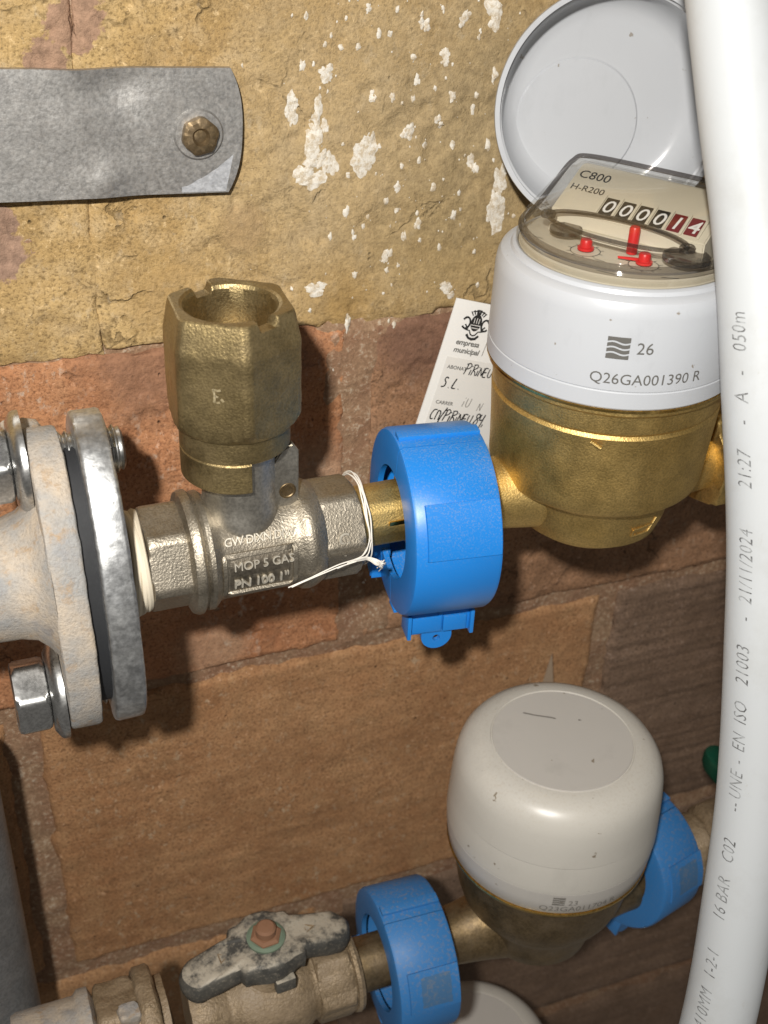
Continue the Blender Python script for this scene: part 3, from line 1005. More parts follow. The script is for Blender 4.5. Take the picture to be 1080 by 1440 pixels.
# ------------------------------------------------------------------ brass lock cap on the stem
lc = thing('lock_cap', 'hexagonal brass lock cap standing on the ball valve stem', 'cap', (-56, 0, 0))
capc = -92
capprof = [(14.6, 76, 0), (14.6, 84, 0), (14.8, 89.4, 0), (15.4, 90.6, 0), (16.4, 91.2, 0), (0.875, 91.2, 1), (0.90, 90.8, 1), (0.925, 89.0, 1), (0.955, 85.4, 1), (0.99, 81.6, 1), (1.0, 80.4, 1)] + \
          [(1.0, z, 1) for z in lin(79, 61, 6)] + [(25.0, 59, 2), (24.6, 57.2, 2), (23.2, 54.2, 2), (21.8, 52.0, 2), (20.8, 51.0, 2), (20.4, 50.4, 2), (17, 50.2, 2)]
hx = hexf(20.5, capc, 6, 0.7)
def capf(a, r, z):
    mode = CAPM[z]
    r2 = r if mode == 0 else (hx(a) * r if mode == 1 else min(r, hx(a)))
    for na in (-66, 112):
        d = abs(((math.degrees(a) - na + 180) % 360) - 180)
        w_ = d * PI / 180 * 18
        if z > 88 and w_ < 4.2:
            z = max(88.0, z - 3.2 * min(1, (4.2 - w_) / 1.2))
    return r2, z
capprof = [(r, z + 1e-5 * i, m_) for i, (r, z, m_) in enumerate(capprof)]
CAPM = {z: m_ for r, z, m_ in capprof}
capprof = [(r, z) for r, z, m_ in capprof]
hb = lathe(capprof, 240, rfun=capf)
mk('hex_head', rough(hb, 0.16, 0.2, 4), 'brass_cap', lc, smooth=24)
mk('socket_floor', lathe([(0.1, 77.5), (5, 77.3), (15.2, 77.0)], 48), 'brass_old', lc)
mk('skirt', join(ring_arc(15.2, 18.8, 41, 50.6, 0, 360, 96, 0.6), ring_arc(15.2, 18.8, 30, 41.3, -330, -88, 96, 0.6)), 'brass_cap', lc)
def facemap(az, z0, d):
    a = R_(az)
    t = Vector((-math.sin(a), math.cos(a), 0))
    n = Vector((math.cos(a), math.sin(a), 0))
    return lambda c: n * (d + c.z) + t * c.x + Vector((0, 0, z0 + c.y))
em = stroke_bm([[(0, 5.4), (0.5, 3.2), (0.3, 0.6)], [(0.2, 5.2), (1.6, 4.9), (2.6, 5.3)], [(0.6, 3.0), (1.7, 2.7)], [(1.0, 0.6), (2.2, 0.9)], [(2.6, 2.2), (3.4, 1.2)]], 0.8)
mk('cast_mark', mapv(em, facemap(-122, 65, 20.72)), 'scuff', lc, label='pale rubbed casting mark')

# ------------------------------------------------------------------ sealing cord round the valve's right end
def cord():
    out = []
    for kk in range(4):
        pth = []
        for i in range(61):
            a = 2 * PI * i / 60
            rr = 16.4 + 0.35 * kk + 0.5 * noise.noise(Vector((math.cos(a) * 2, math.sin(a) * 2, kk * 5.1)))
            pth.append((-12.4 + 0.35 * kk + 1.4 * noise.noise(Vector((math.cos(a) * 1.5, math.sin(a) * 1.5, kk * 9.3))), rr * math.cos(a), rr * math.sin(a)))
        out.append(tube(pth, 0.27, 6, ref=(1, 0, 0)))
    return out
def P_bar(x, e, R):
    return (x, -R * math.cos(R_(e)), R * math.sin(R_(e)))
loose = [[P_bar(-12, 6, 17.5), P_bar(-16, -6, 21), P_bar(-26, -10, 22), P_bar(-36, -22, 22), P_bar(-43, -33, 22)],
         [P_bar(-11.5, 2, 17.5), P_bar(-15, -9, 21), P_bar(-26, -12, 22.4), P_bar(-37, -24, 22.2), P_bar(-42, -31, 22.4)],
         [P_bar(-12, -2, 17), P_bar(-17, -10, 20.6), P_bar(-26, -12, 22.8)]]
for kk in range(16):
    j = random.uniform
    loose.append([P_bar(-22, -11, 21.6), P_bar(-15, -8 + j(-2, 2), 22), P_bar(-11.5, -11 + j(-3, 3), 23.5 + j(0, 1)), P_bar(-9.0 + j(-1, 1), -16 + j(-4, 4), 23.5 + j(-1, 1)), P_bar(-7.6 + j(-2, 1.5), -24 + j(-7, 6), 22 + j(-2, 1))])
cd = mk('sealing_cord', join(*(cord() + [tube(catmull(l, 8), 0.22, 6) for l in loose])), 'cord', smooth=60)
tag(cd, 'frayed white sealing cord tied round the right end of the ball valve', 'cord')

# ------------------------------------------------------------------ brass union tail between valve and collar
nip = thing('union_tail', 'short brass union tail between ball valve and upper blue collar', 'fitting', (0, 0, 0))
mk('tail_pipe', to_x(nut(11.4, [(0.1, -14), (11.6, -14)] + [(11.6 + 0.02 * q, -14 + 2 * q) for q in range(20)] + [(12, 26), (0.1, 26)], 0, 8, 128, 0.25)), 'brass', nip)
mk('union_nut', to_x(nut(17.2, nutprof(19, 10, 30, 1.5, 0), 10, 6, 96)), 'brass', nip)
lf = box(9, 0.9, 1.6, 0.2)
mk('cast_rib', mv(lf, 2, -11.6, 2.6), 'brass_s', nip)

# ------------------------------------------------------------------ blue anti-tamper collars
def scuff_sheet(R, L):
    vs, fs = [], []
    for i in range(13):
        for j in range(13):
            x = 10 + (L - 15) * i / 12 + 0.6 * fr(i, 2, j, 0.4, 2)
            e = R_(13 + 24 * j / 12 + 0.8 * fr(i, 6, j, 0.4, 2))
            r = R + 0.92
            vs.append((x, -r * math.cos(e), r * math.sin(e)))
    for i in range(12):
        for j in range(12):
            a = i * 13 + j
            fs.append((a, a + 13, a + 14, a + 1))
    b = from_lists(vs, fs)
    bmesh.ops.recalc_face_normals(b, faces=b.faces)
    return b
def collar(label, loc, rot, mat='blue', R=34.5, L=31.0, group='blue plastic seal collars', old=False):
    t = thing('seal_collar', label, 'collar', loc, rot, group)
    ri = 22.0
    # two half shells hinged on the wall side: front (a: camera side) and back
    def half(a0, a1):
        prof = [(ri, 0.0), (ri, 2.2), (R - 2.2, 2.2), (R - 2.2, L - 2.2), (ri, L - 2.2), (ri, L), (R - 2.2, L), (R - 0.7, L - 0.5), (R, L - 1.8), (R, 1.8), (R - 0.7, 0.5), (R - 2.2, 0), (ri, 0)]
        b = lathe(prof, 72, R_(a0), R_(a1))
        ed = [e for e in b.edges if e.is_boundary]
        bmesh.ops.holes_fill(b, edges=ed)
        bmesh.ops.recalc_face_normals(b, faces=b.faces)
        # axis along x; angle measured from +y (wall) over +z ... a=0 -> +y, 90 -> +z
        return mapv(b, lambda c: Vector((c.z, c.x, c.y)))
    fs_ = mk('front_shell', half(99.6, 261), mat, t, smooth=30)
    mk('back_shell', half(-98.4, 99), mat, t, smooth=30)
    # raised rectangular pad facing the viewer
    def pad():
        vs, fs = [], []
        us = [0, 0.015] + lin(0.05, 0.95, 8) + [0.985, 1]
        nx = ne = len(us) - 1
        for i in range(nx + 1):
            for j in range(ne + 1):
                x = 4.2 + (L - 5.0) * us[i]
                e = R_(9 + 33 * us[j])
                r = R - 0.5 + (0 if i in (0, nx) or j in (0, ne) else 1.35)
                vs.append((x, -r * math.cos(e), r * math.sin(e)))
        for i in range(nx):
            for j in range(ne):
                a = i * (ne + 1) + j
                fs.append((a, a + ne + 1, a + ne + 2, a + 1))
        b = from_lists(vs, fs)
        bmesh.ops.recalc_face_normals(b, faces=b.faces)
        return b
    mk('raised_pad', pad(), mat, fs_, smooth=25)
    if mat == 'blue_old':
        mk('scuffed_area', scuff_sheet(R, L), 'blue_pad', fs_, smooth=60, label='grey scuffed area')
    # flat hinge ledge on top
    mk('hinge_ledge', mv(box(L - 2, 5, 2.0, 0.4), L / 2, 1.0, R + 0.4), mat, t)
    # inner guard wedge seen through the opening
    gw = prism([(0, 0), (9, 4), (15, 14), (15, 20), (3, 20), (0, 12)], 8, 0.5)
    mk('inner_guard', xf(gw, Matrix.Translation((3.5, 10, -R + 3)) @ Matrix.Rotation(PI / 2, 4, 'Z')), mat, t)
    # clasp below: flange, snap pocket, seal eye
    fl_ = mk('clasp_flange', mv(box(L - 1, 7, 1.3, 0.3), L / 2, -5.5, -R - 0.2), mat, t)
    yb = -9.2
    mk('clasp_body', mv(box(25, 7, 10.5, 0.8), 18.5, yb, -R - 5.0), mat, t)
    mk('clasp_pocket', mv(box(12, 1.2, 7.4, 0.5), 13, yb - 3.9, -R - 5.2), mat, fl_)
    mk('clasp_latch', mv(box(9.5, 1.9, 7.4, 0.5), 24.2, yb - 4.0, -R - 5.2), mat, fl_)
    for cx_ in (5.8, 31.2):
        mk('clasp_cheek', mv(box(1.6, 9.5, 11.6, 0.4), cx_, yb - 0.8, -R - 5.2), mat, fl_)
    mk('clasp_rib', mv(box(1.6, 4, 7, 0.4), 18.5, yb - 2.0, -R + 1.2), mat, fl_)
    eye = bmesh.new()
    n = 40
    vo, vi = [], []
    def eyeo(a):
        c, s_ = math.cos(a), math.sin(a)
        return (6.2 * c, 6.2 * s_ if s_ < 0 else 5.0 * min(1, s_ * 3))
    pts_o = [eyeo(2 * PI * i / n) for i in range(n)]
    pts_i = [(1.5 * math.cos(2 * PI * i / n), -1.0 + 1.5 * math.sin(2 * PI * i / n)) for i in range(n)]
    V = {}
    for y in (0, 2.2):
        V[y] = ([eye.verts.new((x, y, z)) for x, z in pts_o], [eye.verts.new((x, y, z)) for x, z in pts_i])
    for i in range(n):
        j = (i + 1) % n
        eye.faces.new((V[0][0][i], V[0][0][j], V[0][1][j], V[0][1][i]))
        eye.faces.new((V[2.2][0][i], V[2.2][1][i], V[2.2][1][j], V[2.2][0][j]))
        eye.faces.new((V[0][0][i], V[2.2][0][i], V[2.2][0][j], V[0][0][j]))
        eye.faces.new((V[0][1][i], V[0][1][j], V[2.2][1][j], V[2.2][1][i]))
    bmesh.ops.recalc_face_normals(eye, faces=eye.faces)
    mk('seal_eye', mv(eye, 17.8, yb - 2.6, -R - 12.6), mat, t)
    return t
collar('clean bright blue plastic seal collar at the inlet of the open meter', (3.5, 1.5, -6.0), (0, 0, -7), 'blue', 36.0, 33.0)

# ------------------------------------------------------------------ water meters
def body_prof():
    return [(0.1, -19.5), (18, -19.5), (24, -18.4), (28.5, -15.0), (30.5, -9), (31.5, -2), (32.5, 2), (34.5, 4.2), (38.6, 5.6), (40.6, 7.6), (41.3, 10.5), (41.6, 16), (42.2, 28), (42.8, 38.0), (43.0, 40.4),
            (42.5, 41.0), (42.2, 41.7), (42.5, 42.4), (42.8, 42.7), (42.9, 44.0), (43.4, 49.8), (44.6, 50.6), (45.4, 51.4), (45.4, 52.6), (43, 53.2), (0.1, 53.2)]

def meter_base(t, mat, matring):
    small = [(0.1, -13), (18, -13), (23, -11.5), (26.5, -7), (28, 0), (29.5, 8), (33, 14), (37, 20), (39.4, 28), (40.6, 36), (41.2, 42), (41.6, 48), (43.6, 50.6), (45.4, 51.6), (45.4, 52.6), (43, 53.2), (0.1, 53.2)]
    bd = mk('brass_body', rough(lathe(body_prof() if mat == 'brass' else small, 144), 0.25, 0.06, 2), mat, t, smooth=40)
    # inlet and outlet spigots flow into the lower bowl
    def spig(sx):
        b = bmesh.new()
        n, k = 48, 22
        rings = []
        for i in range(k + 1):
            u = i / k
            x = 62 - 46 * u
            r = 13.2 + 4.5 * max(0, (u - 0.30) / 0.7) ** 1.4
            zc = -0.5
            ring = []
            for q in range(n):
                a = 2 * PI * q / n
                ring.append(b.verts.new((sx * x, r * math.cos(a), zc + r * (1.0 if math.sin(a) < 0 else 1 + 0.35 * max(0, u - 0.25)) * math.sin(a))))
            rings.append(ring)
        for i in range(k):
            for q in range(n):
                q2 = (q + 1) % n
                b.faces.new((rings[i][q], rings[i][q2], rings[i + 1][q2], rings[i + 1][q]))
        b.faces.new(rings[0])
        bmesh.ops.recalc_face_normals(b, faces=b.faces)
        return rough(b, 0.2, 0.1, 3)
    mk('inlet', spig(-1), mat, t, smooth=50)
    mk('outlet', spig(1), mat, t, smooth=50)
    if mat == 'brass':
      mk('outlet_nut', to_x(nut(19, nutprof(21.5, 50, 66, 1.8, 0), 12, 6, 96)), mat, t)
    mk('brass_rim', lathe([(43, 52.6), (45.9, 52.8), (46.0, 53.8), (44, 54.0)], 120), 'brass_s', t)
    return bd

def oncyl(R, az0, z0):
    """text plane -> upright cylinder, reading left to right for a viewer outside"""
    def f(c):
        a = R_(az0) + c.x / R
        return Vector(((R + c.z) * math.cos(a), (R + c.z) * math.sin(a), z0 + c.y))
    return f

# ---- upper meter: open lid
MX = 88.0
m1 = thing('water_meter', 'brass water meter with white ring, clear counter window and opened lid', 'water meter', (MX, 0, 0), group='water meters in the brick niche')
bd = meter_base(m1, 'brass', 'white')
# raised flow arrow on the lower bowl
def bowl(az, z):
    r = 30.9 + (z + 8) * 0.16
    a = R_(az)
    return Vector((r * math.cos(a), r * math.sin(a), z))
arw = []
for pa, pb in (((-86, -6.6), (-68, -6.6)), ((-86, -9.8), (-71, -9.8)), ((-86, -6.6), (-86, -9.8)), ((-68, -6.6), (-65.5, -4)), ((-71, -9.8), (-65.5, -4))):
    arw.append(tube([bowl(pa[0] + (pb[0] - pa[0]) * q / 6, pa[1] + (pb[1] - pa[1]) * q / 6) for q in range(7)], 0.45, 6))
mk('flow_arrow', join(*arw), 'brass', bd)
tick = tube([(43.9 * math.cos(R_(-126)), 43.9 * math.sin(R_(-126)), 39.6), (44.2 * math.cos(R_(-121)), 44.2 * math.sin(R_(-121)), 37.6)], 0.7, 6)
mk('casting_tick', tick, 'brass', bd)
ringp = [(43, 54.0), (45.6, 54.0), (46.0, 54.6), (46.0, 60.3), (45.75, 60.6), (45.75, 60.9), (46.0, 61.2), (45.7, 87), (45.2, 90.2), (44.2, 92.2), (42.6, 93.3), (41.0, 93.6), (40.4, 94.8), (39.2, 95.3), (38.6, 95.3), (38.4, 93), (0.1, 93)]
wr = mk('white_ring', lathe(ringp, 160), 'white', m1, smooth=28)
AZ = -112.0     # the printed side
mk('serial_number', mapv(text_bm('Q26GA001390 R', 5.6, 0, 0, 1.0, 0.0, 'CENTER'), oncyl(46.06, AZ + 6, 63.8)), 'ink', wr)
mk('year_number', mapv(text_bm('26', 6.0, 0, 0, 1.0, 0.0, 'CENTER'), oncyl(46.04, AZ + 2.6, 75.2)), 'ink', wr)
def wave_logo():
    bms = []
    for q in range(4):
        top = [(x, 1.0 + 1.95 * q + 0.42 * math.sin(x / 7.6 * 2 * PI)) for x in lin(0, 7.6, 24)]
        vs, fs = [], []
        for x, y in top:
            vs += [(x, y - 0.66 if q else 0.0, 0), (x, y + 0.66 if q < 3 else 7.9, 0)]
        for i in range(24):
            fs.append((2 * i, 2 * i + 2, 2 * i + 3, 2 * i + 1))
        bms.append(from_lists(vs, fs))
    return join(*bms)
mk('wave_logo', mapv(mv(wave_logo(), -3.8, -0.6, 0), oncyl(46.05, AZ - 8.6, 73.6)), 'ink', wr)

# register, turned on the meter
REG = -55.0
DZ = 3.2
rg = mk('register_plate', lathe([(0.1, 92.6), (37.6, 92.6), (38.2, 92.2), (38.2, 90.8), (0.1, 90.8)], 96), 'dial', m1, loc=(0, 0, DZ), rot=(0, 0, REG))
# sloping counter block
def block():
    p = [(-29, -4, 97.5), (-29, -4, 104.0), (-29, 18, 114.5), (-29, 22, 114.0), (-29, 22, 93), (-29, -6, 93)]
    vs = p + [(29, y, z) for _, y, z in p]
    n = len(p)
    fs = [tuple(range(n)), tuple(range(2 * n - 1, n - 1, -1))] + [(i, (i + 1) % n, n + (i + 1) % n, n + i) for i in range(n)]
    b = from_lists(vs, fs)
    bmesh.ops.recalc_face_normals(b, faces=b.faces)
    bmesh.ops.bevel(b, geom=list(b.edges), offset=0.5, segments=2, affect='EDGES')
    return b
cb = mk('counter_block', block(), 'dial', m1, rot=(0, 0, REG))
mk('counter_ledge', mv(box(56, 2.2, 2.2, 0.4), 0, -5.0, 98.0), 'dial', m1, rot=(0, 0, REG))
sl = math.atan2(10.5, 22)
def onblock(lift):
    U = Vector((0, math.cos(sl), math.sin(sl)))
    N = Vector((0, -math.sin(sl), math.cos(sl)))
    O = Vector((0, -4, 104.0))
    return lambda c: O + Vector((c.x, 0, 0)) + U * c.y + N * (c.z + lift)
digs = '000014'
for i, d in enumerate(digs):
    xc = -9.5 + 6.4 * i
    dm = 'black' if i < 4 else 'dred'
    dw = mk('digit_drum', mapv(mv(box(4.7, 8.2, 0.5, 0.1), xc, 6.4, 0), onblock(0.15)), dm, cb)
    mk('digit', mapv(text_bm(d, 8.6, 0, 0.12, 1, 0.05, 'CENTER'), lambda c, x=xc: onblock(0.5)(Vector((c.x + x, c.y + 3.2, 0)))), 'wink', dw)
mk('window_bar', join(*[mapv(mv(box(0.9, 10.5, 0.9, 0.2), -12.7 + 6.4 * i, 6.4, 0), onblock(0.3)) for i in range(7)]), 'dial', cb)
mk('model_print', join(mapv(text_bm('C800', 5.6, 0, 0, 1, 0.02), lambda c: onblock(0.12)(Vector((c.x - 27.5, c.y + 17.5, 0)))),
                       mapv(text_bm('H-R200', 4.2, 0, 0, 1, 0.02), lambda c: onblock(0.12)(Vector((c.x - 27.5, c.y + 11.0, 0))))), 'black', cb)
# small dials and red pointers
def dial_ring(r, w):
    return lathe([(r - w, 0), (r + w, 0)], 40)
for i, (x, y) in enumerate(((-8.8, -15.4), (12.7, -14.5))):
    tks = [dial_ring(5.2, 0.16)]
    for q in range(10):
        a = 2 * PI * q / 10
        tks.append(xf(from_lists([(5.2, -0.15, 0), (6.6, -0.15, 0), (6.6, 0.15, 0), (5.2, 0.15, 0)], [(0, 1, 2, 3)]), Matrix.Rotation(a, 4, 'Z')))
    mk('dial_scale', mv(join(*tks), x, y, 92.75), 'ink', rg)
    hub = lathe([(0.1, 97.0), (1.7, 97.0), (2.1, 96.4), (2.1, 94.4), (2.9, 94.2), (2.9, 93.4), (0.1, 93.4)], 24)
    ptr = prism([(-0.2, 0), (1.4, 0), (0.6, 9)], 0.8, 0.0)
    xf(ptr, Matrix.Rotation(-PI / 2, 4, 'X'))
    mk('pointer', join(mv(hub, x, y, 0), mv(rz(ptr, 40 + 70 * i), x, y, 94.6)), 'redp', rg)
mk('dial_print', mv(stroke_bm([[(-30, -14), (-26, -14.4)], [(-20, -25.5), (-13, -27)], [(2, -29), (10, -28.6)], [(22, -21), (27, -18)], [(-3, -20), (1, -20.4)]], 0.5), 0, 0, 92.72), 'ink_faint', rg)
mk('post', mv(lathe([(0.1, 102.5), (1.5, 102.5), (1.9, 101.8), (1.9, 93), (0.1, 93)], 24), 5, -7.5, 0), 'redp', rg, label='red post')
star = nut(6.0, [(0.1, 96.6), (7, 96.6), (7, 95.2), (0.1, 95.2)], 0, 10, 80)
mk('flow_star', mv(star, -20, -9, 0), 'smoke', rg)
mk('gear', mv(lathe([(0.1, 97.6), (7.5, 97.6), (8.2, 97.0), (8.2, 95.8), (0.1, 95.8)], 40), 25, -8, 0), 'smoke', rg)
# clear window: circular foot rising into a wedge hood
def hood(grow=0.0):
    b = bmesh.new()
    pts = []
    g = grow
    for i in range(64):
        a = 2 * PI * i / 64
        pts.append(((38.0 + g) * math.cos(a), (38.0 + g) * math.sin(a), 95.4))
        pts.append(((37.7 + g) * math.cos(a), (37.7 + g) * math.sin(a), 100.0 + g))
        x, y = (35.8 + g) * math.cos(a), (35.8 + g) * math.sin(a)
        if y <= 2:
            pts.append((x, y, 103.4 + g))
    for x in (-31.0 - g, 31.0 + g):
        pts += [(x * 0.97, -6, 107.2 + g), (x, 16, 115.6 + g), (x * 0.96, 20, 116.2 + g), (x * 0.92, 24 + g, 114 + g)]
    for p in pts:
        b.verts.new(p)
    bmesh.ops.convex_hull(b, input=list(b.verts))
    bmesh.ops.delete(b, geom=[v for v in b.verts if not v.link_faces], context='VERTS')
    bmesh.ops.dissolve_limit(b, angle_limit=R_(3), verts=list(b.verts), edges=list(b.edges))
    ed = [e for e in b.edges if len(e.link_faces) == 2 and e.calc_face_angle() > R_(18) and min(v.co.z for v in e.verts) > 99]
    bmesh.ops.bevel(b, geom=ed, offset=1.8, segments=4, affect='EDGES')
    # open underneath
    bmesh.ops.delete(b, geom=[f for f in b.faces if f.normal.z < -0.9], context='FACES')
    bmesh.ops.recalc_face_normals(b, faces=b.faces)
    return b
hd = mk('clear_hood', hood(), 'clear', m1, rot=(0, 0, REG), smooth=50)
mk('hood_outer_face', hood(1.1), 'clear', hd, smooth=50)
mk('hood_edge', tube(catmull([(-33.5, -16, 101), (-31.8, -6, 107.4), (-31.9, 4, 111.4), (-31.6, 15, 115.8), (-27, 19.8, 117.2), (0, 20.6, 117.4), (27, 19.8, 117.2), (31.6, 15, 115.8)], 8), 0.9, 10), 'smoke', hd)
mk('hood_lip', lathe([(38.1, 95.3), (39.3, 95.6), (39.4, 97.4), (38.6, 97.9)], 96), 'clear', hd)
mk('hood_step', lathe([(37.4, 99.6), (38.6, 100.0), (38.9, 100.9), (38.0, 101.6), (36.6, 102.2)], 96, R_(165), R_(375)), 'smoke', hd, label='dark moulded step of the clear window')
ov = []
for i in range(65):
    a = 2 * PI * i / 64
    ov.append((26 * math.cos(a), -12.0 + 6.5 * math.sin(a), 104.4 + 1.6 * math.sin(a)))
mk('wiper_loop', tube(ov, 0.75, 8), 'smoke', hd, label='dark moulded oval in the clear window')
for x in (-26, 26):
    mk('wiper_boss', mv(lathe([(1.0, 103.4), (2.6, 103.4), (2.8, 104.6), (2.2, 105.4), (1.0, 105.4)], 24), x, -12, 0), 'smoke', hd)

# open lid, hinged on the far side of the ring
lid_prof_in = [(0.1, 23.0), (30, 23.0), (33.5, 22.4), (36.6, 20.6), (39.0, 17), (40.6, 11), (41.4, 3.5), (42.2, 3.0), (42.4, 0.0), (44.2, 0.0), (44.4, 1.2), (43.6, 4), (42.6, 12), (40.8, 18.6), (38.2, 22.2), (34.5, 24.6), (30, 25.0), (0.1, 25.0)]
th, tl = 19.0, 6.0
lid = lathe(lid_prof_in, 128)
# lid axis (z, into the lid) -> pointing away from the viewer; hinge at its lowest point
back = Vector((math.sin(R_(th)), math.cos(R_(th)), 0))
up = Vector((0, 0, 1)) * math.cos(R_(tl)) + back * math.sin(R_(tl))
rt = Vector((math.cos(R_(th)), -math.sin(R_(th)), 0))
ax = up.cross(rt)
if ax.dot(back) < 0:
    ax = -ax
hinge = Vector((0, 0, 85.0)) + back * 45.5
ctr = hinge + up * 44.0
LM = Matrix(((rt.x, up.x, ax.x, ctr.x), (rt.y, up.y, ax.y, ctr.y), (rt.z, up.z, ax.z, ctr.z), (0, 0, 0, 1)))
ld = mk('lid', xf(lid, LM), 'lid_grey', m1, smooth=40)
# step moulded inside the crown
inner = lathe([(0.1, 22.2), (23.5, 22.2), (24.2, 22.9)], 64)
mk('lid_disc', xf(mv(inner, -9, -8, 0), LM), 'lid_grey', ld)
mk('hinge_knuckle', xf(to_x(lathe([(0.1, -9), (3, -9), (3, 9), (0.1, 9)], 32)), Matrix(((rt.x, up.x, ax.x, hinge.x), (rt.y, up.y, ax.y, hinge.y), (rt.z, up.z, ax.z, hinge.z), (0, 0, 0, 1)))), 'white', ld)

# ---- lower meter: closed cream lid
def closed_meter(loc, label, prints=True):
    t = thing('water_meter', label, 'water meter', loc, group='water meters in the brick niche')
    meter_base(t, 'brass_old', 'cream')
    rp = [(42, 54.0), (45.0, 54.0), (45.6, 54.8), (46.6, 62), (46.8, 67.4), (0.1, 67.4)]
    rn = mk('cream_ring', lathe(rp, 128), 'cream_b', t, smooth=30)
    lp = [(46.2, 67.6), (47.0, 68.0), (47.1, 70), (46.6, 80), (46.3, 83.2), (46.5, 83.6), (46.0, 92), (45.2, 99.5), (43.8, 104.5), (41.0, 108.6), (37.2, 111.0), (33.4, 112.0), (31.2, 112.2), (30.9, 111.7), (30.5, 111.9), (29, 112.1), (0.1, 112.4)]
    l = mk('lid', lathe(lp, 144), 'cream', t, smooth=25)
    mk('lid_crown', lathe([(30.5, 111.7), (30.2, 112.3), (0.1, 112.5)], 96), 'cream_b', l)
    if prints:
        mk('serial_number', mapv(text_bm('Q23GA011704 R', 4.9, 0, 0, 1, 0, 'CENTER'), lambda c: oncyl(46.05 + 0.14 * c.y, -101, 56.6)(c)), 'ink_faint', rn)
        mk('year_number', mapv(join(text_bm('23', 4.6, 0, 0, 1, 0, 'CENTER'), mv(xf(wave_logo(), Matrix.Diagonal((0.7, 0.7, 1, 1))), -9, 0, 0)), lambda c: oncyl(46.65 + 0.11 * c.y, -105, 61.0)(c)), 'ink_faint', rn)
        sc = stroke_bm([[(-9, 20), (-5, 17), (1, 13.5), (3, 12)], [(12, 8), (13.2, 7.6)]], 0.8)
        mk('scuff', mv(sc, 0, 0, 112.6), 'ink_faint', l)
    return t
LY, LZ = -25.0, -231.0
closed_meter((77.8, LY, LZ + 2), 'dull brass water meter with closed cream lid at the lower right')
closed_meter((76, 10, -496), 'water meter showing only its pale lid crown at the bottom edge', False)

# ---- lower row: valve, collars, unions
nip2 = thing('union_tail', 'dull brass union tail between old lever valve and lower blue collar', 'fitting', (0, LY, LZ))
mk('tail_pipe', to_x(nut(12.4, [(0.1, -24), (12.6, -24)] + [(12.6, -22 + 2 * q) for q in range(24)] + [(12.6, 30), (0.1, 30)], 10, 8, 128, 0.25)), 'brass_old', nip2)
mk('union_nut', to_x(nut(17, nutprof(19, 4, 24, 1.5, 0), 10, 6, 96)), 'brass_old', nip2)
collar('dusty blue plastic seal collar left of the cream-lidded meter', (-3.5, LY, LZ - 2), (0, 0, -2), 'blue_old', 34.0, 29.0)
collar('tilted dusty blue seal collar right of the cream-lidded meter', (124, LY + 8, LZ + 8), (6, 4, 16), 'blue_old', 34.0, 28.0)

ov_ = thing('lever_valve', 'dusty old bronze valve with black butterfly lever at the bottom left', 'valve', (-56, LY, LZ))
mk('body', rough(to_x(lathe([(0.1, -36), (17, -36), (18, -33), (18, -22), (16.6, -20), (16.6, -18), (19, -15), (20, -10), (20, 10), (19, 15), (16.8, 18), (16.8, 20), (18.2, 22), (18.6, 34), (18.0, 38), (16.5, 39.5), (0.1, 39.5)], 96)), 0.4, 0.12, 6), 'valve_old', ov_, smooth=50)
mk('end_hexagon', to_x(nut(17.8, nutprof(20, 20, 37, 1.4, 0), 20, 6, 120)), 'valve_old', ov_)
mk('end_bead', to_x(lathe([(15, 37), (19.0, 37.4), (19.4, 39), (18.6, 40.6), (15, 41)], 72)), 'valve_old', ov_)
mk('stem', lathe([(12, 10), (11.5, 20), (9.0, 24), (8.4, 33), (0.1, 33)], 48), 'valve_old', ov_)
def lever_bm():
    # plan outline (x along the pipe), a round hub with two wings
    n = 120
    vs, fs = [], []
    prof = [(0.0, 0), (0.55, 0), (0.86, 0), (0.97, 0.12), (1.0, 0.4), (1.0, 0.72), (0.955, 0.93), (0.86, 1.0), (0.55, 1.0), (0.0, 1.0)]
    for i in range(n):
        a = 2 * PI * i / n
        c, s_ = math.cos(a), math.sin(a)
        wing = abs(c) ** 7
        r = 15.5 + 23.5 * wing
        hw = 1.0
        x, y = r * c, min(max(r * s_, -15.5), 15.5)
        if abs(x) > 15:
            y = math.copysign(min(abs(y), 9.4 - 0.07 * (abs(x) - 15)), y) if s_ != 0 else 0
        for k, h in prof:
            px, py = x * k, y * k
            hub = math.exp(-((px / 13.0) ** 2))
            droop = -4.5 * min(1, max(0, (abs(px) - 12) / 20)) 
            top = 36.5 + 2.0 * hub + droop
            bot = 26.0 + droop * 1.6 + (0 if abs(px) < 14 else 1.0)
            vs.append((px, py, bot + (top - bot) * h))
    m = len(prof)
    for i in range(n):
        j = (i + 1) % n
        for q in range(m - 1):
            fs.append((i * m + q, j * m + q, j * m + q + 1, i * m + q + 1))
    b = from_lists(vs, fs)
    bmesh.ops.remove_doubles(b, verts=b.verts, dist=0.01)
    bmesh.ops.recalc_face_normals(b, faces=b.faces)
    return rough(b, 0.5, 0.15, 8)
lv = mk('lever', lever_bm(), 'lever', ov_, rot=(0, 0, 4), smooth=45)
mk('verdigris_ring', lathe([(5.4, 38.0), (8.2, 38.2), (8.4, 39.6), (7.0, 40.4), (5.4, 40.2)], 40), 'verd', lv)
mk('lever_nut', lathe([(7.2, 38), (7.0, 41), (5.6, 42), (0.1, 42)], 6), 'rust', lv, smooth=0)
mk('screw', lathe([(4.4, 41.5), (4.4, 45.2), (3.4, 46.2), (0.1, 46.4)], 32), 'rust', lv)
for s_ in (-1, 1):
    mk('stop_mark', mv(lathe([(1.8, 0), (2.2, 0.7), (3.0, 0.7), (3.4, 0)], 3), s_ * 19.5, 0.5, 35.4 + (-1.2)), 'valve_old', lv)
mk('tab', mv(box(9, 4, 7, 1), 3, -15, 25), 'lever', lv)

